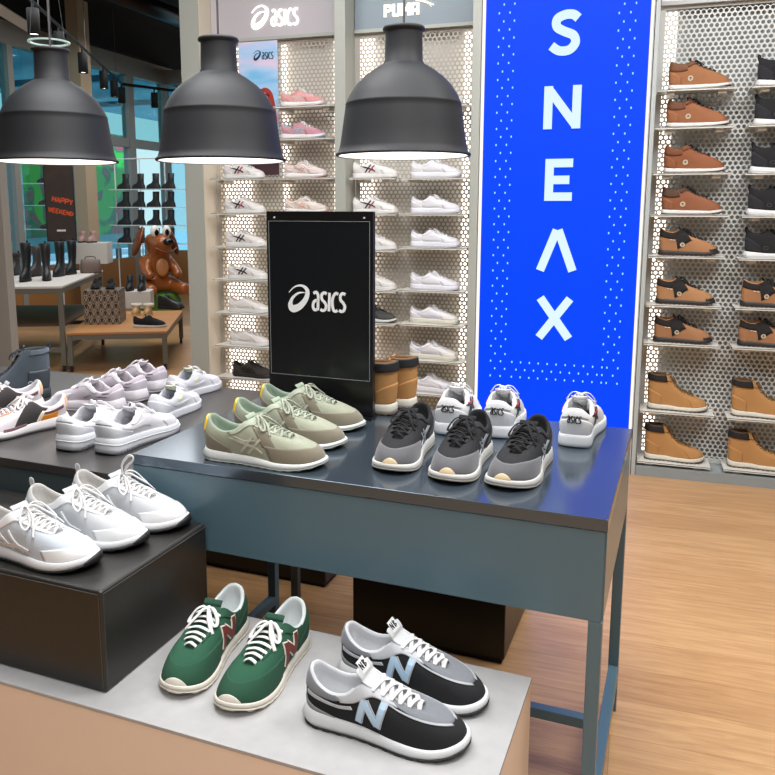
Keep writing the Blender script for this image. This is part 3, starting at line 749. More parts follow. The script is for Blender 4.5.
# --- olive trio
def shoe_olive(label, p0, p1, L=.33):
    loc, rz = at_table(p0, p1, .9)
    s = mk(label, loc, rz, L=L, side=1, sole=((0, .030), (.4, .025), (.7, .019), (1, .014)), spring=.013)
    s.make_sole(rub('e9ecea'), rub('9aa096'), .0045, flare=.004, groove=.002, heel_flare=.005)
    TA = sue('766f5e'); s.make_upper(fab('9a9e8a')); s.make_lining(fab('8b9c8a')); s.make_tongue(fab('a3b09c'), hi=.017)
    s.patch('toe_guard', TA, .60, 1.40, 0, lambda u: .40-.05*abs(2*u-1)**2, d=.0018); s.patch('heel_counter', TA, -.30, .30, 0, arc(.62, .22, 1.5), d=.0020)
    s.patch('heel_tab', lea('efc31c'), -.085, .085, .50, 1.0, d=.0034)
    for a, b in ((.36, .86), (1.14, 1.64)): s.patch('eyestay', fab('adb49f'), a, b, .84, 1.0, d=.0024)
    for sd, (a, b) in ((1, (.58, .70)), (-1, (1.30, 1.42))): s.patch('saddle', TA, a, b, .30, lambda u: .80, d=.0016, nT=10)
    for sd in (1, -1): s.side_strokes('stripes', lea('b3b3a2'), sd, stripes(s.k, .078, .032, .0055), d=.0030)
    s.make_laces(fab('a3a896', .2), n=6, w=.0034, h=.0015, bow=1.0, lift=.008)
    return s
shoe_olive('olive and sage running shoe with yellow heel tab, front one of three', (209, 455), (324, 469))
shoe_olive('olive and sage running shoe with yellow heel tab, middle one of three', (237, 436), (344, 449))
shoe_olive('olive and sage running shoe with yellow heel tab, at the foot of the black board', (262, 419), (364, 431))
# --- black trio
def shoe_black(label, p0, p1, side):
    loc, rz = at_table(p0, p1, .9)
    s = mk(label, loc, rz, L=.32, side=side, wid=1.05, sole=((0, .032), (.4, .027), (.7, .021), (1, .017)), spring=.012)
    s.make_sole(rub('e2e0da'), rub('9c958a'), .004, flare=.0035, heel_flare=.004)
    s.make_upper(fab('1e1f22')); s.make_lining(fab('18191b')); s.make_tongue(fab('1b1c1f'), hi=.017)
    s.patch('toe_guard', sue('58585c'), .62, 1.38, 0, lambda u: .50-.16*abs(2*u-1)**2, d=.0018); s.patch('heel_counter', sue('4a4a4e'), -.28, .28, 0, arc(.58, .2, 1.5), d=.0020)
    s.patch('toe_bumper', rub('d9c19a'), .945, 1.055, 0, arc(.17, .02), d=.0045)
    for a, b in ((.36, .86), (1.14, 1.64)): s.patch('eyestay', fab('26272b'), a, b, .82, 1.0, d=.0024)
    for sd in (1, -1): s.side_strokes('stripes', mat('stripe_silver', '#a9aeb3', .35, metal=.3), sd, stripes(s.k, .078, .032, .0048), d=.0028)
    s.make_laces(fab('141416', .2), n=6, w=.0034, h=.0016, bow=1.0, lift=.009)
    return s
shoe_black('black sneaker with grey suede toe, closest to the black board', (422, 440), (386, 474), 1)
shoe_black('black sneaker with grey suede toe, middle of the three', (480, 448), (442, 485), 1)
shoe_black('black sneaker with grey suede toe, nearest the right corner of the table', (538, 455), (507, 491), -1)
# --- white court shoes seen from behind
def shoe_court(label, p0, p1, side, L=.32, z=.9):
    loc, rz = at_table(p0, p1, z)
    s = mk(label, loc, rz, L=L, side=side, wid=1.1, sole=((0, .034), (.5, .030), (1, .026)), spring=.006, heelk=.002)
    s.make_sole(rub('eceef0'), None, flare=.003, lip=.001)
    s.make_upper(lea('f0f1f2')); s.make_lining(fab('ececee')); s.make_tongue(fab('f0f0f0'), hi=.016)
    s.patch('heel_counter', lea('eeeff1'), -.26, .26, 0, arc(.55, .3), d=.0018); s.patch('heel_tab', lea('f3f4f5'), -.12, .12, .60, 1.0, d=.0022)
    ws, W = word('asics', .018, .13, .05)
    s.heel_strokes('heel_lettering', mat('ink', '#1a1b1d', .5), [[(p[0]-W/2, p[1]+.072, p[2]) for p in w_] for w_ in ws], d=.0040)
    for a, b in ((.36, .86), (1.14, 1.64)): s.patch('eyestay', lea('f3f4f5'), a, b, .80, 1.0, d=.0022)
    for sd in (1, -1):
        st = stripes(s.k, .060, .044, .0065)
        s.side_strokes('stripes', mat('ink', '#1a1b1d', .5), sd, [st[0], st[2]], d=.0030); s.side_strokes('stripe_accent', mat('stripe_red', '#b8304a', .5), sd, [[(p[0], p[1], .0035) for p in st[1]]], d=.0042)
        s.side_strokes('stripe_cross', mat('ink', '#1a1b1d', .5), sd, [st[3]], d=.0034)
    s.make_laces(fab('f4f4f4', .2), n=6, w=.0036, h=.0015, bow=1.1, lift=.010)
    return s
shoe_court('white court shoe with black heel lettering, behind the left and middle black sneakers', (446, 438), (468, 408), 1)
shoe_court('white court shoe with black heel lettering, mostly hidden between two black sneakers', (496, 440), (510, 411), 1)
shoe_court('white court shoe with black heel lettering, alone at the back right of the table', (573, 449), (585, 419), -1)
# --- white runners on the leather box
def shoe_runner(label, x, y, tint='d3d6da', tall=False):
    loc, rz = TF(x, y, .745), -DT-.03
    s = mk(label, loc, rz, L=.335, side=1, wid=.95, sole=((0, .044), (.3, .033), (.55, .027), (1, .022)), spring=.015, boxy=.2)
    s.make_sole(rub('eef0f3'), rub('1b1c1e'), .006, flare=.0045, groove=.002, heel_flare=.008)
    s.make_upper(fab(tint)); s.make_lining(fab('b9b6b2')); s.make_tongue(fab('e2e2e2'), hi=.017)
    s.patch('toe_guard', lea('f2f3f5'), .70, 1.30, 0, lambda u: .36-.12*abs(2*u-1)**2, d=.0018); s.patch('heel_counter', lea('e9ebef'), -.30, .30, 0, arc(.55, .2, 1.5), d=.0022)
    s.sole_patch('toe_wrap', rub('1b1c1e'), .84, 1.08, .0, .92, d=.0062)
    for a, b in ((.36, .90), (1.10, 1.64)): s.patch('eyestay', lea('f1f2f4'), a, b, .76, 1.0, d=.0026)
    for sd in (1, -1):
        s.side_strokes('overlays', lea('f4f5f7'), sd, [[(.06, .050, .007), (.11, .040, .008), (.16, .046, .009), (.20, .040, .006)], [(.10, .075, .005), (.125, .050, .006), (.15, .036, .006)], [(.135, .078, .005), (.155, .055, .006), (.185, .036, .006)], [(.04, .07, .005), (.08, .055, .006), (.12, .055, .005)]], d=.0034, smooth=True)
    pull_loop(s, fab('dcdcde'))
    s.make_laces(fab('f3f3f3', .2), n=7, w=.0030, h=.0018, bow=1.25, lift=.009)
    if tall:
        q = MB(); B = s.B+Vector((s.L/2*0, 0, 0)); q.tube(catmull([B, B+Vector((.004, -.004, .030)), B+Vector((.030, -.010, .058)), B+Vector((.048, -.014, .060)), B+Vector((.046, -.014, .048)), B+Vector((.022, -.008, .028)), B+Vector((.006, 0, .004))], 6), .0034, .0016, up=(0, 1, 0)); s.add(q, 'lace_loop', fab('f3f3f3', .2))
    return s
shoe_runner('white running shoe with black toe edge at the front of the leather box', -1.365, 1.342, 'cfd8e2')
shoe_runner('white running shoe with black toe edge, middle one on the leather box', -1.335, 1.476)
shoe_runner('white running shoe with standing lace loop, at the back of the leather box', -1.305, 1.607, tall=True)
# --- left table
def shoe_platform(label, p0, p1, side, z=.835):
    loc, rz = at_table(p0, p1, z)
    s = mk(label, loc, rz, L=.315, side=side, wid=1.12, sole=((0, .048), (.5, .040), (1, .030)), spring=.008, heelk=.003)
    s.make_sole(rub('edf0f6'), rub('3c3d42'), .003, flare=.005, lip=.002)
    q = MB(); q.grid([s.ring(.0045, lambda x: s.bot(x)+s.th(x)*.56, 80), s.ring(.0072, lambda x: s.bot(x)+s.th(x)*.60, 80), s.ring(.0045, lambda x: s.bot(x)+s.th(x)*.64, 80)], True); s.add(q, 'sole_ridge', rub('f4f5f9'))
    q = MB()
    for T in (.14, .2, .26, .34, 1.66, 1.74, 1.8, 1.86):
        x, y, nx, ny = s.fp(T, .0052); q.tube([(x, y, .004), (x, y, .012)], .0008, n=4, up=(1, 0, 0))
    s.add(q, 'sole_notches', rub('6d6f77'))
    s.make_upper(lea('f0eff4')); s.make_lining(fab('e4e4ea')); s.make_tongue(lea('f1f0f4'), hi=.017)
    s.patch('toe_guard', lea('eeeaf0'), .68, 1.32, 0, lambda u: .40-.1*abs(2*u-1)**2, d=.0018); s.patch('heel_counter', lea('eef0f6'), -.30, .30, 0, arc(.60, .35), d=.0022); s.patch('heel_tab', lea('f3f4f8'), -.09, .09, .64, 1.0, d=.003)
    for a, b in ((.36, .88), (1.12, 1.64)): s.patch('eyestay', lea('f3f2f6'), a, b, .78, 1.0, d=.0024)
    for sd in (1, -1): s.side_strokes('side_panel', lea('f5f4f8'), sd, [[(.04, .075, .006), (.09, .066, .010), (.13, .070, .012), (.16, .060, .010)]], d=.003, smooth=True)
    s.make_laces(fab('f4f2f6', .2), n=6, w=.0036, h=.0016, bow=1.2, lift=.009); return s
shoe_platform('white platform sneaker seen from the heel, left one of the pair', (62, 453), (132, 424), 1)
shoe_platform('white platform sneaker seen from the heel, right one beside the teal table', (104, 455), (168, 428), -1)
def shoe_lime(label, p0, p1, side):
    loc, rz = at_table(p0, p1, .835)
    s = mk(label, loc, rz, L=.29, side=side, sole=((0, .032), (.5, .028), (1, .024)), spring=.006)
    s.make_sole(rub('f0f2f8'), None, flare=.002); s.make_upper(lea('f2f3f8')); s.make_lining(fab('d9dbe4')); s.make_tongue(fab('e8ecd0'), hi=.016)
    s.patch('heel_counter', lea('eef0f8'), -.28, .28, 0, arc(.6, .3), d=.002); s.patch('toe_guard', lea('f4f4f8'), .68, 1.32, 0, .36, d=.0018)
    for sd in (1, -1): s.side_strokes('side_mark', lea('dfe8b8'), sd, [[(.10, .062, .009), (.125, .070, .009)]], d=.0026); s.side_strokes('side_panel', lea('f6f6fa'), sd, [[(.05, .06, .008), (.10, .045, .010), (.16, .050, .008)]], d=.0026, smooth=True)
    s.make_laces(fab('f5f5f8', .2), n=6, w=.0036, h=.0015, bow=1.0, lift=.008); return s
shoe_lime('white leather sneaker with pale lime accents, beside the left edge of the teal table', (155, 424), (196, 404), 1)
shoe_lime('white leather sneaker with pale lime accents, rear one next to the end pier', (172, 402), (214, 386), -1)
def shoe_lilac(label, p0, p1, side):
    loc, rz = at_table(p0, p1, .835)
    s = mk(label, loc, rz, L=.29, side=side, wid=1.03, sole=((0, .045), (.4, .038), (1, .026)), spring=.012)
    s.make_sole(rub('ebe6ec'), rub('cfc6d2'), .004, flare=.005, heel_flare=.006)
    s.make_upper(fab('ddd3df')); s.make_lining(fab('d7d0d6')); s.make_tongue(fab('e6e0e6'), hi=.017)
    s.patch('heel_counter', lea('e4dde6'), -.3, .3, 0, arc(.6, .3), d=.002); s.patch('toe_guard', lea('ece8ee'), .66, 1.34, 0, .38, d=.0018)
    for a, b in ((.36, .86), (1.14, 1.64)): s.patch('eyestay', lea('f0ecf1'), a, b, .78, 1.0, d=.0024)
    for sd in (1, -1): s.side_strokes('side_lines', mat('line_grey', '#4a454c', .5), sd, [[(.03, .058, .0022), (.07, .056, .0022)], [(.045, .045, .0022), (.09, .044, .0022)], [(.02, .072, .0022), (.05, .068, .0022)], [(.10, .06, .002), (.13, .048, .002)]], d=.003)
    s.make_laces(fab('f2eef2', .2), n=6, w=.0034, h=.0015, bow=1.1, lift=.008); return s
shoe_lilac('chunky pale lilac sneaker with thin dark lines, nearest the multicoloured pair', (122, 412), (58, 404), 1)
shoe_lilac('chunky pale lilac sneaker with thin dark lines, middle one of three', (146, 402), (88, 392), 1)
shoe_lilac('chunky pale lilac sneaker with thin dark lines, rearmost of three', (166, 392), (114, 382), -1)
def shoe_multi(label, p0, p1, side):
    loc, rz = at_table(p0, p1, .835)
    s = mk(label, loc, rz, L=.30, side=side, wid=1.03, sole=((0, .040), (.4, .034), (.7, .026), (1, .022)), spring=.016)
    s.make_sole(rub('f0ecee'), rub('17171a'), .006, flare=.0045, heel_flare=.006)
    s.make_upper(lea('eee6ea')); s.make_lining(fab('e6e4ea')); s.make_tongue(fab('ece8ec'), hi=.017)
    s.patch('heel_counter', lea('e9bb96'), -.10, .10, .25, 1.0, d=.003)
    for sd in (1, -1):
        T = (lambda a, b: (a, b)) if sd > 0 else (lambda a, b: (2-b, 2-a))
        s.patch('orange_panel', lea('e28a1e'), *T(.20, .36), .02, .40, d=.0026, nT=10)
        s.patch('mauve_panel', lea('6a4a52'), *T(.14, .36), .44, .62, d=.0030, nT=10)
        s.patch('dark_panel', sue('3b3738'), *T(.36, .62), .0, lambda u: .95, d=.0020, nT=14)
        s.patch('sole_insert', rub('7a5a62'), *T(.50, .72), .0, .10, d=.0050, nT=12)
        s.patch('cream_panel', lea('ece0cc'), *T(.30, .40), .05, .7, d=.0024, nT=8)
    s.patch('toe_stripe', lea('d9957c'), .78, 1.22, .74, .9, d=.0026)
    s.make_laces(fab('f2eeee', .2), n=7, w=.0036, h=.0015, bow=1.0, style='bars', lift=.008); return s
shoe_multi('white sneaker with dark brown and orange panels, front one at the left edge', (62, 424), (-22, 441), 1)
shoe_multi('white sneaker with dark brown panels, rear one at the left edge', (38, 409), (-44, 422), 1)
def high_boot(label):
    loc, rz = at_table((44, 396), (-26, 402), .835)
    s = mk(label, loc, rz, name='hiking_boot', cat='boot', L=.29, top=BOOT, sole=((0, .034), (.5, .028), (1, .024)), spring=.010)
    s.make_sole(rub('3a4148'), rub('24282c'), .006, flare=.003, groove=.003)
    s.make_upper(fab('4d5660')); s.make_lining(fab('3a4047'), pad=.010); s.make_tongue(fab('434b54'), hi=.020); s.patch('heel_counter', lea('3b434b'), -.3, .3, 0, .4, d=.002); s.patch('toe_guard', lea('394048'), .62, 1.38, 0, .36, d=.002)
    s.patch('collar_band', fab('5c6670'), -.3, .3, .82, 1, d=.004); pull_loop(s, fab('2b3036'))
    for sd in (1, -1): s.side_strokes('side_mark', lea('d9dde0'), sd, [[(.045+.008*math.cos(a), .066+.008*math.sin(a), .0035) for a in [PI*2*i/10 for i in range(11)]], [(.068+.008*math.cos(a), .060+.008*math.sin(a), .0035) for a in [PI*2*i/10 for i in range(9)]]], d=.003, smooth=True)
    s.make_laces(fab('2a2f35', .2), n=8, bow=.8); return s
high_boot('dark grey blue high top hiking boot at the back left of the dark table')

# --- tan six-inch boots
def shoe_boot(label, loc, rz, L=.31, group=None, wid=1.0):
    s = mk(label, loc, rz, group, 'work_boot', 'boot', L=L, top=BOOT, side=1, wid=wid, sole=((0, .036), (.35, .032), (.5, .027), (1, .028)), spring=.010)
    TB = sue('c08547') if False else mat('nubuck_tan', '#b0804c', .85, bump=.25, scale=300, var=.12)
    s.make_sole(rub('e6e0d0'), rub('5a4a38'), .007, flare=.004, groove=.003)
    s.make_upper(TB); s.make_lining(fab('6a4a2c'), pad=.012, up=.003); s.make_tongue(TB, hi=.010)
    s.patch('padded_collar', mat('collar_black', '#1a1a1c', .55, bump=.2, scale=60), -.37, .37, .70, 1.0, d=.0065, nS=6)
    s.patch('toe_cap', TB, .70, 1.30, 0, .42, d=.0018); s.patch('heel_counter', TB, -.26, .26, 0, arc(.40, .25), d=.0022)
    for a, b in ((.34, .90), (1.10, 1.66)): s.patch('eyestay', TB, a, b, .72, 1.0, d=.0024, nS=5)
    s.make_laces(mat('lace_tan', '#6a4f2c', .8), n=8, w=.0030, h=.0026, bow=.6, lift=.013, droop=1.3, v=.76)
    q = MB()
    for t in s.E:
        for T in (t, 2-t): 
            p = s.S(T, .76, .003); q.tube([p-Vector((0, .0015, 0)), p+Vector((0, .0015, 0))], .0032, n=8)
    s.add(q, 'eyelets', mat('brass', '#b89a62', .3, metal=.8)); return s
shoe_boot('tan work boot with black padded collar standing behind the black board, nearer one', TF(-.960, 2.327, .9), -DT+PI, L=.262, wid=.85)
shoe_boot('tan work boot at the back edge of the teal table, behind its mate', TF(-.925, 2.420, .9), -DT+PI, L=.262, wid=.85)
# ================================================================ shoes on the wall shelves
YS = 4.862
def lowpoly(s, m, lining, tongue, laces, K=10, n=72, hi=.015, nl=5, w=.0036, bow=.8, style='cross', lift=.007, v=.88):
    s.make_upper(m, n, K); s.make_lining(lining, n); s.make_tongue(tongue, hi=hi); s.make_laces(laces, n=nl, w=w, bow=bow, style=style, lift=lift, v=v)
def sh_court(label, x, z, group=None, dark=True, body='ebe7e4', accent='b8304a', L=.295, rz=0):
    s = mk(label, (x, YS, z), rz, group, L=L, side=-1, sole=((0, .028), (.5, .024), (1, .020)), spring=.006)
    s.make_sole(rub('e9e6e4'), None, flare=.002, n=60); lowpoly(s, lea(body), fab('d8d2cc'), fab('e2dedb'), fab('ece9e6', .2))
    s.patch('toe_guard', lea(body), .66, 1.34, 0, .36, d=.0018, nT=16, nS=4); s.patch('heel_counter', lea(body), -.28, .28, 0, arc(.6, .3), d=.002, nT=16, nS=4)
    if dark:
        st = stripes(s.k*1.2, .046, .030, .0068); I = mat('ink', '#1a1b1d', .5)
        s.side_strokes('stripes', I, -1, [st[0], st[2]], d=.003, n=4); s.side_strokes('stripe_cross', mat('stripe_'+accent, '#'+accent, .5), -1, [st[3]], d=.0036, n=4)
    else:
        s.side_strokes('side_panel', lea('f4f1ef'), -1, [[(.05, .062, .010), (.10, .045, .012), (.165, .050, .010)]], d=.003, n=4, smooth=True)
    return s
def sh_runner(label, x, z, a, b, c, lace='eee8e8', sole='efe9e8', L=.295, name='sneaker', group=None):
    s = mk(label, (x, YS, z), 0, group, L=L, side=-1, sole=((0, .034), (.4, .027), (1, .018)), spring=.014)
    s.make_sole(rub(sole), rub(c), .004, flare=.004, n=60, heel_flare=.006); lowpoly(s, fab(a), fab(c), fab(b), fab(lace, .2), bow=1.1)
    s.patch('toe_guard', sue(b), .60, 1.40, 0, .42, d=.0018, nT=16, nS=4); s.patch('heel_counter', sue(b), -.28, .28, 0, arc(.6, .25), d=.002, nT=16, nS=4)
    s.patch('eyestay', sue(b), 1.14, 1.64, .78, 1, d=.0024, nT=16, nS=3)
    s.side_strokes('stripes', lea(c), -1, stripes(s.k, .076, .032, .005), d=.003, n=4); return s
xa, xb = -2.475, -2.035
sh_court('white court shoe with dark and red stripes on the far left shelves, topmost', xa, 1.735, accent='b8304a')
sh_court('white court shoe with dark pink stripes on the far left shelves, second from top', xa, 1.51, accent='c05070')
sh_court('white court shoe with black stripes on the far left shelves, third from the top', xa, 1.29, accent='1f2023')
sh_court('white court shoe with black stripes on the far left shelves, fourth from the top', xa+.01, 1.07, accent='202125')
sh_court('plain white court shoe on the far left shelves, upper of the two plain ones', xa+.01, .845, dark=False)
sh_court('plain white court shoe on the far left shelves, right above the black shoe', xa+.01, .62, dark=False, body='e6e1de')
sh_runner('black trail shoe on the lowest shelf by the end pier', xa+.03, .40, '2a2724', '35312c', '1c1b1a', lace='1b1a1a', sole='23211f')
sh_runner('salmon pink runner with white laces, right of the sky blue poster, upper', xb-.015, 2.18, 'd9a09c', 'c98c8a', 'e8d6d4')
sh_runner('mauve pink runner with blue lining, right of the sky blue poster, lower', xb-.015, 1.98, 'c0939c', 'b7808f', '9fb2c6')
sh_runner('pale greyish pink runner on the shelf beside the middle lamp rim', xb, 1.735, 'd8cac4', 'cfc0bc', 'c9a49c')
sh_runner('cream runner with faint pink stripes just above the black board', xb, 1.51, 'd9cfc6', 'd0c4ba', 'd8a898')
xc, xd = -1.565, -1.175
sh_court('white shoe on the top shelf left of the blue sign, half hidden by the lamp', xc+.02, 2.16, dark=False, body='e8e4e4')
sh_court('white court shoe with dark stripes just under the right lamp rim', xc, 1.73, accent='a02c48')
sh_court('white court shoe with dark stripes directly above the black board corner', xc, 1.51, accent='983048')
sh_court('white shoe cut by the right edge of the black board, higher one', xc-.005, 1.285, dark=False, body='e2dfdd')
sh_court('white shoe cut by the right edge of the black board, lower one', xc-.005, 1.03, dark=False, body='dfdcd9')
sh_runner('dark grey runner with pale sole beside the right edge of the black board', xc-.005, .82, '3c3d3c', '454644', '2c2d2e', lace='2a2a2a', sole='dcdad2')
def sh_white(label, z, kind, x=xd, body='e9e8ee'):
    s = mk(label, (x, YS, z), 0, None, L=.31, side=-1, sole=((0, .036), (.5, .032), (1, .026)) if kind != 'chunky' else ((0, .05), (.4, .036), (1, .028)), spring=.008 if kind != 'chunky' else .014)
    so = {'plain': 'ecebf0', 'notch': 'e8e7ef', 'cream': 'e2ddcf', 'chunky': 'ebe6ea'}[kind]
    s.make_sole(rub(so), rub('d8d5dc') if kind != 'cream' else rub('d5cfbe'), .004, flare=.004, n=60, groove=.003 if kind in ('notch', 'chunky') else 0, heel_flare=.008 if kind == 'chunky' else 0)
    lowpoly(s, lea(body), fab('dedde3'), fab('e4e3e8'), fab('f0eff3', .2), bow=1.0)
    s.patch('toe_guard', lea('e4e2ea' if kind != 'cream' else 'e6e2dc'), .66, 1.34, 0, .38, d=.0018, nT=16, nS=4); s.patch('heel_counter', lea('f0eff4'), -.28, .28, 0, arc(.6, .3), d=.002, nT=16, nS=4)
    s.patch('eyestay', lea('f2f1f6'), 1.14, 1.64, .78, 1, d=.0024, nT=16, nS=3)
    s.side_strokes('side_panel', lea('dad9e6' if kind == 'cream' else 'f3f2f7'), -1, [[(.05, .066, .010), (.10, .050, .014), (.165, .052, .012), (.20, .045, .01)]], d=.003, n=4, smooth=True)
    if kind == 'chunky': pull_loop(s, fab('e6e0e6'))
    return s
sh_white('white sneaker on the top shelf beside the blue sign, behind the right lamp', 2.15, 'plain')
sh_white('white low sneaker just below the right lamp, beside the blue sign', 1.725, 'plain')
sh_white('white notched sole sneaker beside the blue sign, third visible from the top', 1.51, 'notch')
sh_white('white sneaker with a big lace loop beside the blue sign', 1.305, 'notch')
sh_white('white sneaker beside the blue sign with flat smooth sole, below the lace loop one', 1.04, 'plain') if False else sh_white('white thick soled sneaker beside the blue sign, just below the lace loop one', 1.04, 'notch', body='eceaf1')
sh_white('white sneaker with cream sole beside the blue sign, upper of two', .828, 'cream')
sh_white('white sneaker with cream sole beside the blue sign, lower of two', .60, 'cream', body='e4e2e4')
sh_white('white chunky runner with heel loop on the lowest shelf beside the blue sign', .388, 'chunky')
# right bay
TREE = lambda x, z, r: [[(x+r*math.cos(a), z+r*math.sin(a), .002) for a in [2*PI*i/12 for i in range(13)]]]
def badge(s, x, z, r, m):
    q = MB(); sel = lambda g: 1.02 < g[0] < 1.98; ring = []
    T, v = s.solve(x, z, (0, 2), sel); c = s.S(T, v, .0035); b0 = len(q.v); q.v.append(tuple(c))
    for i in range(16):
        T, v = s.solve(x+r*math.cos(i*PI/8), z+r*math.sin(i*PI/8), (0, 2), sel); q.v.append(tuple(s.S(T, v, .0035)))
    for i in range(16): q.f.append((b0, b0+1+i, b0+1+(i+1) % 16)); q.m.append(0)
    s.add(q, 'badge', m, False)
    s.side_strokes('badge_tree', mat('badge_brown', '#6a5038', .6), -1, [[(x, z-r*.7, r*.22), (x, z+r*.6, r*.22)], [(x-r*.6, z-r*.15, r*.2), (x, z+r*.25, r*.2), (x+r*.6, z-r*.15, r*.2)], [(x-r*.45, z+r*.2, r*.18), (x, z+r*.55, r*.18), (x+r*.45, z+r*.2, r*.18)]], d=.0055, n=2)
def sh_brown(label, x, z, col, col2, sole='ece8e2', lace='2a2320'):
    s = mk(label, (x, YS, z), 0, None, L=.315, top=MID, side=-1, sole=((0, .027), (.5, .023), (1, .019)), spring=.012)
    s.make_sole(rub(sole), rub('3a2c24'), .005, flare=.003, n=60); M1 = mat('nubuck_'+col, '#'+col, .75, bump=.25, scale=300, var=.12)
    lowpoly(s, M1, fab('4a3426'), fab('4a3022'), fab(lace, .2), nl=6, hi=.016, bow=.9, lift=.011, w=.004, v=.80)
    M2 = mat('nubuck_'+col2, '#'+col2, .75, bump=.25, scale=300, var=.12)
    s.patch('ankle_panel', M2, -.36, .36, arc(.46, .60), 1.0, d=.002, nT=20, nS=4); s.patch('heel_counter', M1, -.24, .24, 0, arc(.5, .3), d=.0026, nT=16, nS=4)
    s.patch('eyestay', M2, 1.12, 1.62, .76, 1, d=.003, nT=16, nS=3); badge(s, .108, .058, .014, mat('badge_cream', '#cdbfa6', .5)); return s
xr, xr2 = .285, .695
sh_brown('orange brown ankle shoe with white sole, topmost on the brown shelves', xr, 2.18, '96623c', '70462c')
sh_brown('orange brown ankle shoe with white sole, second from the top', xr, 1.98, '8f5836', '6a4028')
sh_brown('brown ankle shoe with white sole, third from the top', xr, 1.735, '864e2c', '704024')
sh_brown('brown ankle shoe with white sole, fourth from the top, darker ankle', xr, 1.508, '865032', '503424')
def sh_trek(label, x, z, col='a0704a'):
    s = mk(label, (x, YS, z), 0, None, L=.31, top=MID, side=-1, sole=((0, .030), (.5, .025), (1, .020)), spring=.014)
    s.make_sole(rub('26221f'), rub('4a2e22'), .005, flare=.004, n=60, groove=.003); M1 = mat('nubuck_'+col, '#'+col, .8, bump=.25, scale=300, var=.12)
    lowpoly(s, M1, fab('c08048'), fab('1f1d1c'), fab('1c1a1a', .2), nl=6, hi=.016, bow=.9, lift=.010, w=.004, v=.82)
    K = fab('201e1e'); s.patch('ankle_panel', K, -.02, -.38, arc(.66, .74), 1.0, d=.002, nT=16, nS=4) if False else None
    s.patch('ankle_panel', K, 1.60, 1.95, .55, lambda u: .985, d=.0022, nT=16, nS=4); s.patch('side_panel', K, 1.40, 1.66, lambda u: .45-.35*u, lambda u: .95, d=.0026, nT=12, nS=5)
    s.patch('eyestay', K, 1.20, 1.62, .80, 1, d=.003, nT=16, nS=3); s.patch('toe_guard', rub('2a2522'), .80, 1.20, 0, .12, d=.003, nT=14, nS=3)
    badge(s, .122, .062, .0125, mat('badge_cream', '#cdbfa6', .5))
    ws, W = word('asics', .010, .2, .05); 
    s.side_strokes('side_lettering', mat('lettering_cream', '#d8d2c4', .6), -1, [[(.055, .090, .004), (.066, .0885, .004)], [(.070, .088, .004), (.084, .086, .004)]], d=.004, n=2)
    return s
sh_trek('tan and black trekking shoe with black sole, uppermost of three in the left column', xr-.005, 1.28)
sh_trek('tan and black trekking shoe with black sole, middle of three in the left column', xr-.005, 1.005, 'a67850')
sh_trek('tan and black trekking shoe with black sole, above the tan boots in the left column', xr-.005, .785, '9a6c48')
sh_trek('tan and black trekking shoe at the right edge, under the black mid top shoes', xr2+.03, 1.005)
sh_trek('tan and black trekking shoe at the right edge, just above a tan boot', xr2+.03, .785, '9a6c48')
shoe_boot('tan work boot with black collar in the left column, upper of two', (.275, YS, .388), 0, L=.325)
shoe_boot('tan work boot with black collar in the left column, on the lowest shelf', (.275, YS, .085), 0, L=.325)
shoe_boot('tan work boot with black collar at the right edge, upper of two', (.725, YS, .383), 0, L=.325)
shoe_boot('tan work boot with black collar at the right edge, on the lowest shelf', (.725, YS, .085), 0, L=.325)
def sh_blk(label, z, x=xr2+.03):
    s = mk(label, (x, YS, z), 0, None, L=.31, top=MID, side=-1, sole=((0, .034), (.4, .026), (1, .024)), spring=.010)
    s.make_sole(rub('eceaea'), rub('d9d8d8'), .005, flare=.004, n=60, heel_flare=.008); lowpoly(s, fab('1b1b1e'), fab('141416'), fab('1b1b1e'), fab('161618', .2), hi=.012)
    s.patch('heel_counter', sue('26262a'), -.28, .28, 0, arc(.6, .3), d=.002, nT=16, nS=4); s.patch('toe_guard', sue('222226'), .64, 1.36, 0, .4, d=.002, nT=16, nS=4); pull_loop(s, fab('19191b'))
    s.side_strokes('side_mark', rub('3a3a3e'), -1, [[(.10+.012*math.cos(a), .055+.009*math.sin(a), .004) for a in [2*PI*i/10 for i in range(11)]]], d=.003, n=2); return s
for z, l in ((2.18, 'topmost of five'), (1.98, 'second of five from top'), (1.73, 'third of five from top'), (1.505, 'fourth of five from top'), (1.275, 'lowest of five')):
    sh_blk('black mid top shoe with white sole at right edge, '+l, z)
# ================================================================ far left part of the shop
GM = met('6e6c64', .4)
GWX = -8.0
FR = met('8c8a84', .45)
q = MB()
struct(pbox('trim_3', FR, None, GWX-.08, GWX+.08, 5.0, 16, 3.66, 3.95)); struct(pbox('trim_4', FR, None, GWX-.06, GWX+.06, 5.0, 16, 2.52, 2.66)); struct(pbox('trim_5', mat('brown_panel', '#9a6c3c', .55, var=.1, scale=3), None, GWX-.06, GWX+.06, 5.0, 16, 0, .72))
for i, (xx, w_) in enumerate(((10, .10), (128.5, .16), (164, .16))):
    yy = px(xx, 120, GWX)[1]; struct(pbox('trim_%d' % (6+i), FR, None, GWX-.07, GWX+.07, yy-w_/2, yy+w_/2, .12, 3.66))
struct(pbox('trim_9', FR, None, GWX-.07, GWX+.07, 14.4, 14.6, .725, 3.655))
yc = px(84, 150, -7.6)[1]
struct(pbox('trim_10', mat('tan_column', '#b5a084', .6), None, -7.7, -7.5, yc-.12, yc+.12, 0, 4.4))
struct(pbox('trim_11', M_BLACKCEIL, None, GWX-.2, GWX+.2, 4.9, 16, 3.95, 4.5))
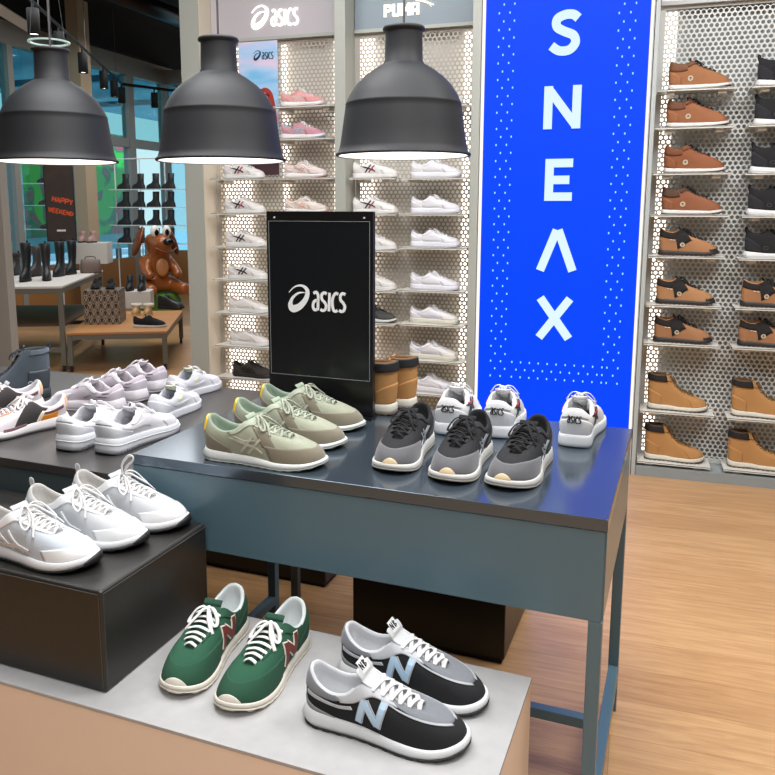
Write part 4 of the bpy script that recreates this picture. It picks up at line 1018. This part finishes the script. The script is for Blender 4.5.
def glass(name, tint, rough=.02):
    m = bpy.data.materials.new(name); m.use_nodes = True; n = m.node_tree.nodes; l = m.node_tree.links
    for x in list(n): n.remove(x)
    o = n.new('ShaderNodeOutputMaterial'); mx = n.new('ShaderNodeMixShader'); tr = n.new('ShaderNodeBsdfTransparent'); g = n.new('ShaderNodeBsdfGlossy'); 
    mx.inputs[0].default_value = .06; g.inputs['Roughness'].default_value = rough; tr.inputs[0].default_value = C(tint)
    l.new(tr.outputs[0], mx.inputs[1]); l.new(g.outputs[0], mx.inputs[2]); l.new(mx.outputs[0], o.inputs[0]); return m
sbox('window_1', glass('glass_blue', '#b4dde2'), GWX-.01, GWX+.01, 5.0, 16, 2.665, 3.655)
sbox('window_2', glass('glass_clear', '#dff4f8'), GWX-.01, GWX+.01, 5.0, 16, .722, 2.515)
# outside: street, canopy, green hoarding
sbox('floor_2', mat('pavement', '#dfe6ea', .7, var=.06, scale=2), -40, -8.6, -5, 45, -.12, -.02)
cn = thing('street_canopy', 'teal underside of a canopy seen through the upper windows', 'canopy', (-12.5, 13, 4.5))
q = MB(); q.v += [(2.3, -9, .55), (-3.5, -9, .0), (-3.5, 12, .0), (2.3, 12, .55), (2.3, -9, .75), (-3.5, -9, .3), (-3.5, 12, .3), (2.3, 12, .75)]
for f in ((0, 1, 2, 3), (7, 6, 5, 4), (0, 4, 5, 1), (1, 5, 6, 2), (2, 6, 7, 3), (3, 7, 4, 0)): q.f.append(f); q.m.append(0)
q.build('roof', mat('canopy_teal', '#3c8ea6', .35, var=.45, scale=.9, bump=.3), cn)
for yy in (-5, -1, 3, 7): pbox('beam', mat('canopy_beam', '#2c6476', .5), cn, -3.5, 2.2, yy, yy+.18, -.12, .02)
for yy in (-5, 3): pbox('post', mat('canopy_post', '#4a5a62', .5), cn, -3.3, -3.1, yy, yy+.2, -4.52, -.12)
def hoard():
    m = bpy.data.materials.new('green_red_print'); m.use_nodes = True; n = m.node_tree.nodes; l = m.node_tree.links; b = n['Principled BSDF']; b.inputs['Roughness'].default_value = .5
    t = n.new('ShaderNodeTexCoord'); sp_ = n.new('ShaderNodeSeparateXYZ'); l.new(t.outputs['Object'], sp_.inputs[0])
    no = n.new('ShaderNodeTexNoise'); no.inputs['Scale'].default_value = .9; no.inputs['Detail'].default_value = 1; no.inputs['Distortion'].default_value = 1.5; l.new(t.outputs['Object'], no.inputs['Vector'])
    r = n.new('ShaderNodeValToRGB'); r.color_ramp.interpolation = 'EASE'; e = r.color_ramp.elements; e[0].position = 0; e[0].color = C('#14d83a'); e[1].position = .56; e[1].color = C('#d8506a'); e.new(.44).color = C('#20e040'); e.new(.50).color = C('#128a5c'); e.new(.62).color = C('#0f8f60'); 
    l.new(no.outputs[0], r.inputs[0]); l.new(r.outputs[0], b.inputs['Base Color']); b.inputs['Emission Strength'].default_value = .0; return m
hd = thing('street_hoarding', 'bright green and red printed hoarding outside the windows', 'hoarding', (-11.2, 0, 0))
ya = px(0, 200, -11.2)[1]; yb_ = px(124, 200, -11.2)[1]
q = MB(); q.box(-.05, .05, ya-1.5, yb_, .95, 3.15); q.build('panel', hoard(), hd)
q = MB(); q.box(-.06, .06, ya-1.5, yb_, .62, .95); q.build('lower_band', mat('hoarding_cyan', '#6fc6d2', .5), hd)
for k in range(4):
    yy = ya-1+(yb_-ya+.8)*k/3; pbox('post', mat('hoarding_post', '#5a6468', .5), hd, -.15, -.06, yy, yy+.1, -.02, 3.1)
def area_sun():
    l = bpy.data.lights.new('sun', 'SUN'); l.energy = 3.0; l.angle = .02; o = bpy.data.objects.new('sun', l); COL.objects.link(o); o.rotation_euler = (math.radians(50), 0, math.radians(80)); o['kind'] = 'structure'
area_sun()
# low wooden wall under the boot rack
yw_ = 12.0
sbox('wall_far', mat('brown_panel', '#9a6c3c', .55, var=.1, scale=3), -7.92, -2.2, 12.6, 12.75, 0, .78)
sbox('wall_far_glass', glass('glass_far', '#d8f0f8'), -7.92, -2.2, 12.66, 12.69, .78, 3.66)
sbox('trim_12', FR, -7.92, -2.2, 12.62, 12.72, 3.66, 3.9)
# grey partition at the left edge
gp = thing('grey_partition', 'tall grey partition end at the left edge of the photo', 'partition', (py(13, 300, 5.1)[0]-.75, 5.1, 0)); 
pbox('panel', mat('partition_grey', '#a29e98', .6), gp, -.75, .74, -.04, .04, .0, 1.95, bevel=.002); pbox('base_foot', met('6d6d6a', .5), gp, -.74, .73, -.12, .12, 0, .02)

# ---- ceiling services
def at(x, y, z): return Vector(pz(x, y, z))
TZ = 3.5
tr = thing('ceiling_track', 'black lighting track running back and then to the right below the ceiling', 'track', (0, 0, 0))
A, B_, Cc = at(22, -8, TZ), at(122, 84, TZ), at(192, 93, TZ); MBk = met('08080a', .7)
q = MB(); q.tube([A, B_], .022, .022, n=4); q.tube([B_, Cc], .022, .022, n=4); q.build('rail', MBk, tr)
for u in (.1, .5, .9):
    p = A.lerp(B_, u); q = MB(); q.tube([p, (p.x, p.y, 4.5)], .004, n=5, up=(1, 0, 0)); q.build('suspension_wire', met('5a5a5c', .5), tr)
SP = [(at(a, b, TZ), n_) for a, b, n_ in ((32, 1, 'nearest'), (58, 25, 'second'), (82, 47, 'third'), (103, 66, 'fourth'), (113.5, 76, 'fifth'), (121, 83, 'sixth, by the track corner'), (154, 88.5, 'last, right of the track corner'))]
for p, w_ in SP:
    t = thing('track_spotlight', 'black can spotlight on the ceiling track, '+w_, 'spotlight', (p.x, p.y, p.z-.31), 0, 'track spotlights')
    q = MB(); q.lathe([(0, .24), (.055, .24), (.058, .235), (.058, .0), (.052, .0), (.050, .02), (0, .02)], 20); q.build('can', MBk, t, True)
    q = MB(); q.tube([(0, 0, .235), (0, 0, .30)], .012, n=6, up=(1, 0, 0)); q.build('stem', MBk, t)
    q = MB(); q.lathe([(0, .0195), (.049, .0195), (.049, .012), (0, .012)], 20); q.build('lens', emis('spot_glow', '#fff6ea', 6), t)
p = at(49, 43, 3.0); rt = thing('ring_light', 'thin pale ring pendant light behind the left lamp cord', 'lamp', p)
q = MB(); q.lathe([(.155, 0), (.18, 0), (.18, .012), (.155, .012), (.155, 0)], 48); q.build('ring', mat('ring_pale', '#b8d0cc', .4, emit='#c8e8e0', es=.25), rt, False)
q = MB(); 
for a in (0, 2.1, 4.2): q.tube([(.17*math.cos(a), .17*math.sin(a), .012), (0, 0, 1.49)], .0015, n=4)
q.build('wires', met('5a5a5c', .5), rt)
a, b = at(-12, 2, 3.75), at(30, 28, 3.75)
q = MB(); dirn = (b-a).normalized(); q.tube([a-dirn*2, b], .09, .07, n=4); tag(q.build('ceiling_beam', mat('beam_beige', '#a99a8c', .5)), 'beige boxed ceiling beam in the top left corner', 'beam')
q = MB(); a, b = at(118, -6, 4.2), at(184, 20, 4.2); dirn = (b-a); q.tube([a-dirn*.3, b+dirn*.4], .12, .12, n=16); tag(q.build('ceiling_duct', mat('duct_black', '#1b1b1e', .35, metal=.5), smooth=True), 'dark round duct under the black ceiling', 'duct')

# ---- display table A (high) and B (low)
WT = mat('table_wood_far', '#b98350', .45, var=.12, scale=5); WH = mat('white_laminate', '#d9d4cd', .4)
RT = .45
def frame_table(label, corner, W, D, zt, top, shelf=None, low=None):
    t = thing('display_table', label, 'table', (*corner, 0), RT)
    def a(name, m, *b): return pbox(name, m, t, *b, bevel=.003)
    a('tabletop', top, -W, 0, 0, D, zt-.022, zt)
    for x in (-W+.005, -.05):
        for y in (.005, D-.05): a('leg', GM, x, x+.045, y, y+.045, .06, zt-.0225)
    for y in (.005, D-.05):
        a('frame_rail', GM, -W+.0505, -.0505, y, y+.045, zt-.07, zt-.0225)
        if low: a('lower_rail', GM, -W+.0505, -.0505, y, y+.045, low, low+.045)
    for x in (-W+.005, -.05):
        a('frame_rail', GM, x, x+.045, .0505, D-.0505, zt-.07, zt-.0225)
        if low: a('lower_rail', GM, x, x+.045, .0505, D-.0505, low, low+.045)
    if shelf: a('shelf', mat('shelf_dark_wood', '#5a4a3c', .5), -W+.06, -.06, .3, D-.06, shelf, shelf+.025)
    for x, y in ((-W+.03, .03), (-.03, .03), (-.03, D-.03), (-W+.03, D-.03)):
        q = MB(); q.tube([(x-.012, y, .03), (x+.012, y, .03)], .03, n=16); q.build('caster', mat('caster_black', '#151515', .5), t)
    return t
zA = .8201; zB = .3801
frame_table('high steel framed table carrying black boots in the far left area', (-5.06, 6.16), 1.5, 1.95, .82, WH, .40, .19)
frame_table('low steel framed table with wooden top carrying the patterned cube', (-4.20, 6.55), .93, 1.57, .38, WT, None, None)
# ---- boots on table A
def tall_boot(label, loc, rz, h=.36, col='1a1918', r=.055, group='tall dark boots on the high table'):
    t = thing('tall_boot', label, 'boot', loc, rz, group)
    q = MB(); rows = []; N = 20
    for z, cx_, rx, ry in ((.0, .05, .115, .042), (.02, .05, .118, .044), (.05, .045, .11, .042), (.075, .03, .085, .038), (.10, .012, .062, .037), (.14, .0, .050, .038), (.20, -.005, .052, .044), (h*.8, -.005, .056, .050), (h, -.003, .058, .052), (h+.003, -.003, .052, .046), (h-.04, -.003, .048, .042), (.10, 0, .04, .03)):
        rows.append([(cx_+rx*math.cos(2*PI*k/N), ry*math.sin(2*PI*k/N), z+.018) for k in range(N)])
    q.grid(rows, True); q.build('shaft', mat('boot_leather_'+col, '#'+col, .5, bump=.3, scale=40, var=.1), t, True)
    q = MB(); rows = [[(.05+rx*math.cos(2*PI*k/N), ry*math.sin(2*PI*k/N), z) for k in range(N)] for z, rx, ry in ((0, .0, .0), (0, .120, .045), (.02, .122, .047), (.022, .10, .03))]
    q.grid(rows, True); q.build('boot_sole', rub('0e0e0e'), t)
    q = MB(); q.box(-.058, -.053, -.008, .008, h-.03, h+.04); q.build('pull_tab', fab('111111'), t); return t
for k, (x, y, rz, h, c, l) in enumerate(((17, 275, -1.4, .22, '2a2827', 'shorter one beside the grey partition'), (27.5, 281, -1.2, .36, '161616', 'tall narrow one at the front'), (38, 276, -1.5, .30, '3a3432', 'brown grey one behind the tall front boot'), (47, 280, -.9, .35, '221e1c', 'dark brown one with toe towards the poster'), (61, 276, -1.3, .35, '0e0f12', 'left one of the pair below the poster'), (73, 274, -1.3, .35, '0f1013', 'right one of the pair below the poster'))):
    tall_boot('tall dark boot on the high table, '+l, pz(x, y, zA), rz, h, c)
# poster stand
pst = thing('poster_stand', 'black framed poster with slanted orange lettering standing on the high table', 'poster', pz(64, 268, zA), .5)
pbox('frame', met('1b1a1a', .4), pst, -.17, .17, -.015, .015, .32, 1.25); pbox('sheet', mat('poster_dark', '#33251f', .5, var=.5, scale=7), pst, -.157, .157, -.018, -.0152, .335, 1.235)
pbox('pole', met('55534f', .4), pst, -.012, .012, -.012, .012, .01, .32); pbox('foot', met('55534f', .4), pst, -.15, .15, -.08, .08, 0, .01)
def glyph_row(txt, h, wd):
    GG = {'H': [[(0, 0), (0, 1)], [(.6, 0), (.6, 1)], [(0, .5), (.6, .5)]], 'A': [[(0, 0), (.3, 1)], [(.6, 0), (.3, 1)], [(.1, .35), (.5, .35)]], 'P': [[(0, 0), (0, 1)], [(0, 1), (.6, 1)], [(.6, 1), (.6, .5)], [(.6, .5), (0, .5)]], 'Y': [[(.3, 0), (.3, .5)], [(.3, .5), (0, 1)], [(.3, .5), (.6, 1)]],
          'W': [[(0, 1), (.15, 0)], [(.15, 0), (.3, .7)], [(.3, .7), (.45, 0)], [(.45, 0), (.6, 1)]], 'E': [[(0, 0), (0, 1)], [(0, 1), (.6, 1)], [(0, .5), (.5, .5)], [(0, 0), (.6, 0)]], 'K': [[(0, 0), (0, 1)], [(0, .4), (.6, 1)], [(.15, .55), (.6, 0)]], 'N': [[(0, 0), (0, 1)], [(0, 1), (.6, 0)], [(.6, 0), (.6, 1)]], 'D': [[(0, 0), (0, 1)], [(0, 1), (.6, .7)], [(.6, .7), (.6, .3)], [(.6, .3), (0, 0)]]}
    out = []
    for i, ch in enumerate(txt):
        for s_ in GG[ch]: out.append([((i*.85+a+.2*b)*h, b*h-(i*.85+a)*h*.22, wd) for a, b in s_])
    return out
OR = mat('print_orange', '#d2501e', .5)
letters('lettering', OR, pst, glyph_row('HAPPY', .056, .015), -.085, -.018, .80, .001, False, 2)
letters('lettering', OR, pst, glyph_row('WEEKEND', .048, .013), -.135, -.018, .68, .001, False, 2)
q = MB(); q.box(-.05, .05, -.0195, -.0178, .44, .462); q.build('small_print', mat('print_white', '#d9d6d0', .5), pst)
# white boxes, bag, pink boots
wb = tag(pbox('display_cube', WH, None, -.21, .21, -.19, .19, 0, .27, bevel=.004), 'white display cube at the back of the high table', 'cube'); wb.location = WBL = Vector(pz(94, 263, zA)); wb.rotation_euler = (0, 0, RT)
bag_s = .85
bag = thing('handbag', 'taupe handbag standing at the edge of the high table', 'bag', pz(91, 273, zA), .62)
q = MB(); rows = []
for z, a, b in ((0, .13, .05), (.02, .135, .055), (.10, .13, .045), (.165, .12, .025), (.17, .115, .018)):
    rows.append([(a*(abs(math.cos(t))**.4)*(1 if math.cos(t) > 0 else -1), b*(abs(math.sin(t))**.5)*(1 if math.sin(t) > 0 else -1), z) for t in [2*PI*k/24 for k in range(24)]])
q.grid(rows, True); q.f.append(tuple(4*24+k for k in range(24))); q.m.append(0); q.f.append(tuple(k for k in range(24))[::-1]); q.m.append(0); q.build('body', mat('bag_taupe', '#6b5a50', .5, bump=.3, scale=50), bag, True)
q = MB(); q.tube(catmull([(-.07, 0, .16), (-.05, 0, .20), (.05, 0, .20), (.07, 0, .16)], 5), .006, n=6, up=(0, 1, 0)); bag.scale = (.85, .85, .9)
q.build('handle', mat('bag_handle', '#4a3c34', .5), bag)
def ankle_boot(label, loc, rz, col, fur=None, sc_=1.0, group=None, h=.13):
    t = thing('ankle_boot', label, 'boot', loc, rz, group); N = 18; q = MB(); rows = []
    for z, cx_, rx, ry in ((.0, .04, .11, .042), (.025, .04, .108, .042), (.045, .03, .09, .038), (.065, .012, .062, .036), (.09, .0, .048, .036), (h, -.003, .050, .040), (h+.003, -.003, .044, .034), (h-.05, 0, .04, .03)):
        rows.append([((cx_+rx*math.cos(2*PI*k/N))*sc_, ry*math.sin(2*PI*k/N)*sc_, (z+.018)*sc_) for k in range(N)])
    q.grid(rows, True); q.build('upper', mat('boot_leather_'+col, '#'+col, .55, bump=.2, scale=40, var=.08), t, True)
    q = MB(); rows = [[((.04+rx*math.cos(2*PI*k/N))*sc_, ry*math.sin(2*PI*k/N)*sc_, z*sc_) for k in range(N)] for z, rx, ry in ((0, 0, 0), (0, .114, .045), (.02, .115, .046), (.022, .09, .03))]
    q.grid(rows, True); q.build('boot_sole', rub('15120f' if not fur else 'd8c8a8'), t)
    if fur:
        q = MB(); q.lathe([(.036, h), (.044, h-.012), (.056, h-.008), (.06, h+.012), (.054, h+.028), (.042, h+.026), (.036, h)], 18); q.build('fur_cuff', mat('fur_'+fur, '#'+fur, .95, bump=.8, scale=90, var=.1), t, True)
    else:
        q = MB()
        for k in range(4): z = (.075+k*.016)*sc_; q.tube(catmull([(.060*sc_-k*.006, -.022, z), (.072*sc_-k*.006, 0, z+.004), (.060*sc_-k*.006, .022, z)], 3), .0025, n=5)
        q.build('laces', fab(col), t)
    return t
ankle_boot('dusty pink ankle boot on the white cube, left of the pair', (WBL.x-.11, WBL.y-.06, zA+.2701), -1.2, 'a8827a'); ankle_boot('dusty pink ankle boot on the white cube, right of the pair', (WBL.x+.03, WBL.y-.03, zA+.2701), -1.4, 'ab867e')
# patterned cube
def pattern():
    m = bpy.data.materials.new('petal_pattern'); m.use_nodes = True; n = m.node_tree.nodes; l = m.node_tree.links; b = n['Principled BSDF']; b.inputs['Roughness'].default_value = .5
    t = n.new('ShaderNodeTexCoord'); sp_ = n.new('ShaderNodeSeparateXYZ'); l.new(t.outputs['Object'], sp_.inputs[0])
    def M(op, a, b_=None, c=None):
        x = n.new('ShaderNodeMath'); x.operation = op
        for i, v in enumerate((a, b_, c)):
            if v is None: continue
            if isinstance(v, (int, float)): x.inputs[i].default_value = v
            else: l.new(v, x.inputs[i])
        return x.outputs[0]
    ax = M('ADD', sp_.outputs[0], sp_.outputs[1]); P = .072
    u = M('DIVIDE', ax, P); v = M('DIVIDE', sp_.outputs[2], P)
    row = M('FLOOR', v); u2 = M('ADD', u, M('MULTIPLY', M('MODULO', row, 2), .5)); fu = M('SUBTRACT', M('FRACT', u2), .5); fv = M('SUBTRACT', M('FRACT', v), .5)
    dd = M('SQRT', M('ADD', M('MULTIPLY', fu, fu), M('MULTIPLY', fv, fv)))
    a = M('LESS_THAN', M('ABSOLUTE', M('SUBTRACT', dd, .45)), .04); c = M('LESS_THAN', M('ABSOLUTE', M('SUBTRACT', M('ABSOLUTE', fu), M('MULTIPLY', M('ADD', fv, .5), .42))), .032)
    e = M('MAXIMUM', a, c)
    mx = n.new('ShaderNodeMix'); mx.data_type = 'RGBA'; mx.inputs[6].default_value = C('#33281f'); mx.inputs[7].default_value = C('#c4b4a2'); l.new(e, mx.inputs[0]); l.new(mx.outputs[2], b.inputs['Base Color']); return m
cb = tag(pbox('patterned_cube', pattern(), None, -.175, .175, -.175, .175, 0, .345, bevel=.004), 'dark cube with a pale leaf pattern standing on the low table', 'cube')
cb.location = CBL = Vector(pz(106, 322, zB)); cb.rotation_euler = (0, 0, RT)
def tiny_shoe(label, loc, rz, col, sole, group=None, L=.27):
    s = mk(label, loc, rz, group, L=L); s.make_sole(rub(sole), None, flare=.003, n=40); s.make_upper(fab(col), 48, 8); s.make_lining(fab('15151a'), 48); s.make_tongue(fab(col)); s.make_laces(fab(col, .2), n=5, bow=.9); return s
tiny_shoe('black slipper like shoe on top of the patterned cube, left one', (CBL.x-.085, CBL.y-.02, zB+.346), -1.1, '141416', '101012', L=.25); tiny_shoe('black slipper like shoe on top of the patterned cube, right one', (CBL.x+.065, CBL.y+.02, zB+.346), -1.1, '141416', '101012', L=.25)
tiny_shoe('black sneaker with white sole at the front of the low table', pz(150, 327, zB), .35, '17181c', 'e6e4e0', L=.32)
wc = tag(pbox('display_cube', WH, None, -.17, .17, -.15, .15, 0, .20, bevel=.004), 'low white display cube in front of the dog figure', 'cube'); wc.location = WCL = Vector(pz(138, 307, zB)); wc.rotation_euler = (0, 0, RT)
ankle_boot('black ankle boot on the low white cube, left of the pair', (WCL.x-.07, WCL.y-.03, zB+.2001), -1.2, '17171a', h=.16); ankle_boot('black ankle boot on the low white cube, right of the pair', (WCL.x+.06, WCL.y+.02, zB+.2001), -1.2, '18181b', h=.16)
ankle_boot('beige ankle boot with fluffy cuff on the low table, left of the pair', pz(137, 315, zB), -1.2, 'b08a55', 'd8cdbd', h=.10); ankle_boot('beige ankle boot with fluffy cuff on the low table, right of the pair', pz(149, 315, zB), -1.2, 'b08a55', 'd8cdbd', h=.10)
def blk_boot():
    s = mk('chunky black lace up shoe at the right end of the low table', pz(171, 309, zB), .1, name='walking_shoe', L=.32, top=MID, sole=((0, .034), (1, .026))); s.make_sole(rub('1a1a1a'), rub('101010'), .005, n=40, groove=.003); s.make_upper(lea('232528'), 48, 8); s.make_lining(fab('15151a'), 48); s.make_tongue(lea('1c1d20')); s.make_laces(fab('141414', .2), n=6)
blk_boot()
# plants
def plant(label, loc, r, h, seed):
    t = thing('grass_plant', label, 'plant', loc); rnd = random.Random(seed)
    pbox('pot', mat('pot_dark', '#3a3a30', .7), t, -r*.5, r*.5, -r*.5, r*.5, 0, h*.4, bevel=.004); q = MB()
    for i in range(240):
        a = rnd.random()*2*PI; rr_ = r*.5*math.sqrt(rnd.random()); l_ = h*(.6+.5*rnd.random()); bx_, by_ = rr_*math.cos(a), rr_*math.sin(a); w_ = .006
        tx, ty = bx_*1.9+rnd.uniform(-.02, .02), by_*1.9+rnd.uniform(-.02, .02); b = len(q.v)
        q.v += [(bx_-w_, by_, h*.38), (bx_+w_, by_, h*.38), ((bx_+tx)/2+w_, (by_+ty)/2, h*.38+l_*.4), ((bx_+tx)/2-w_, (by_+ty)/2, h*.38+l_*.4), (tx, ty, h*.38+l_*.6)]
        q.f += [(b, b+1, b+2, b+3), (b+3, b+2, b+4)]; q.m += [0, 0]
    q.build('leaves', mat('leaf_green', '#4f7a1e', .6, var=.4, scale=30), t); return t
# dog figure on a green base
dz = 0
dg = thing('dog_figure', 'big glossy brown cartoon style puppy figure behind the low table', 'figure', (-6.12, 9.35, 0), -.62); dg.scale = (1.25, 1.25, 1.22)
BR = mat('glossy_brown', '#9a5526', .28, var=.12, scale=5, coat=.3); BR2 = mat('glossy_dark_brown', '#6e3616', .3); TN = mat('glossy_tan', '#c98a5a', .3)
def ell(q, c, r, rot=None, n=20):
    rows = []; m_ = Matrix.Rotation(rot[0], 3, rot[1]) if rot else Matrix.Identity(3)
    for i in range(n//2+1):
        th = PI*i/(n//2); row = []
        for k in range(n):
            ph = 2*PI*k/n; v = m_ @ Vector((r[0]*math.sin(th)*math.cos(ph), r[1]*math.sin(th)*math.sin(ph), r[2]*math.cos(th))); row.append((c[0]+v.x, c[1]+v.y, c[2]+v.z))
        rows.append(row)
    q.grid(rows, True, flip=True)
import bmesh
def skin_body2():
    V = [((0, 0, .46), .15), ((.01, 0, .62), .14), ((.02, 0, .74), .10), ((.03, 0, .90), .17), ((.05, 0, 1.0), .17),
     ((.05, .13, .66), .07), ((.16, .17, .56), .055), ((.25, .14, .52), .055), ((.05, -.13, .66), .07), ((.16, -.17, .56), .055), ((.25, -.14, .52), .055),
     ((.08, .14, .42), .085), ((.25, .18, .38), .075), ((.36, .19, .40), .07), ((.08, -.14, .42), .085), ((.25, -.18, .38), .075), ((.36, -.19, .40), .07),
     ((.20, 0, .88), .11), ((.30, 0, .87), .075)]
    Ed = [(0, 1), (1, 2), (2, 3), (3, 4), (1, 5), (5, 6), (6, 7), (1, 8), (8, 9), (9, 10), (0, 11), (11, 12), (12, 13), (0, 14), (14, 15), (15, 16), (3, 17), (17, 18)]
    bm = bmesh.new(); sk = bm.verts.layers.skin.verify(); vs = []
    for i, (v, r) in enumerate(V):
        w = bm.verts.new(v); w[sk].radius = (r, r); w[sk].use_root = (i == 0); vs.append(w)
    for a, b in Ed: bm.edges.new((vs[a], vs[b]))
    me = bpy.data.meshes.new('body'); bm.to_mesh(me); bm.free(); me.materials.append(BR)
    o = bpy.data.objects.new('body', me); COL.objects.link(o); o.parent = dg
    md = o.modifiers.new('skin', 'SKIN'); md.use_smooth_shade = True
    sb_ = o.modifiers.new('sub', 'SUBSURF'); sb_.levels = 2; sb_.render_levels = 2
skin_body2()
for sd in (1, -1):
    q = MB(); ell(q, (.0, .19*sd, .90), (.075, .04, .17), (.35*sd, 'X')); q.build('ear', BR2, dg, True)
    q = MB(); ell(q, (.165, .065*sd, 1.01), (.035, .048, .066)); e_ = q.build('eye', mat('eye_white', '#f0ece6', .3), dg, True)
    q = MB(); ell(q, (.196, .058*sd, 1.0), (.010, .024, .036)); q.build('pupil', mat('eye_black', '#0c0c0c', .2), e_, True)
q = MB(); ell(q, (.37, 0, .905), (.045, .06, .04)); q.build('nose', mat('eye_black', '#0c0c0c', .2), dg, True)
q = MB(); ell(q, (.17, 0, .62), (.03, .07, .10)); q.build('belly', TN, dg, True)
q = MB(); q.tube(catmull([(.30, -.12, .84), (.33, -.05, .80), (.34, 0, .79), (.33, .05, .80), (.30, .12, .84)], 4), .008, n=6); q.build('mouth', BR2, dg, True)
q = MB(); q.tube(catmull([(-.12, 0, .45), (-.22, .03, .50), (-.26, .05, .62), (-.22, .05, .70)], 5), .035, n=10); q.build('tail', BR, dg, True)
q = MB(); q.lathe([(0, 0), (.24, 0), (.26, .03), (.25, .26), (.21, .325), (0, .33)], 28); q.build('stand', mat('stand_green', '#4f7a24', .8, bump=.6, scale=25, var=.3), dg, True)
# ---- wire boot rack in front of the windows
RY = 10.2
x0, z0 = px(120, 175, -7)[0], 0
xl = py(112, 200, RY)[0]; xr_ = py(188, 200, RY)[0]
rk = thing('boot_rack', 'white wire rack of small dark boots in front of the bright window', 'rack', ((xl+xr_)/2, RY, 0)); hw = (xr_-xl)/2; RW = met('e4e8ea', .4)
zs = [py(150, y, RY)[2] for y in (189, 207, 225, 243)]
for x in (-hw, -hw*.33, hw*.33, hw): 
    q = MB(); q.tube([(x, .10, 0), (x, .10, 2.25)], .009, n=6, up=(1, 0, 0)); q.build('post', RW, rk)
for z in zs: pbox('shelf', RW, rk, -hw, hw, -.08, .089, z-.012, z)
q = MB(); q.tube([(-hw, .10, 2.25), (hw, .10, 2.25)], .010, n=6); q.build('top_bar', RW, rk)
first = None; names = ['top', 'second', 'third', 'lowest']; cols = ['leftmost', 'second from left', 'third from left', 'rightmost']
for r_, z in enumerate(zs):
    for c_ in range(4):
        x = py((127, 142, 157, 172)[c_]-r_*.5, 200, RY)[0]; lb = 'small dark ankle boot on the wire rack, %s row, %s' % (names[r_], cols[c_])
        if first is None: first = ankle_boot(lb, (x, RY-.01, z+.0003), PI, '1d1d20', h=.20, group='dark boots on the wire rack')
        else: dup(first, (x, RY-.01, z+.0003), PI+(.0 if c_ % 2 else .15), lb)
# second rack with red shoes near the hoarding
RY2 = 9.6; xl = py(30, 200, RY2)[0]; xr_ = py(51, 200, RY2)[0]
rk = thing('boot_rack', 'white wire rack with red dark shoes left of the poster stand', 'rack', ((xl+xr_)/2, RY2, 0)); hw = (xr_-xl)/2+.12
for x in (-hw, hw): 
    q = MB(); q.tube([(x, 0, 0), (x, 0, 2.2)], .010, n=6, up=(1, 0, 0)); q.build('post', RW, rk)
for i, yp in enumerate((183, 205, 229)):
    z = py(45, yp, RY2)[2]; pbox('shelf', RW, rk, -hw, hw, -.06, .10, z-.012, z)
    tiny_shoe('dark red shoe on the far wire rack, '+('top', 'middle', 'lowest')[i]+' shelf', (py(46, 200, RY2)[0], RY2+.02, z+.0003), PI, '5a1a22', '2a0e14', L=.28)
plant('small green grass plant behind the patterned cube', (CBL.x-.15, CBL.y+.38, zB), .10, .28, 3)
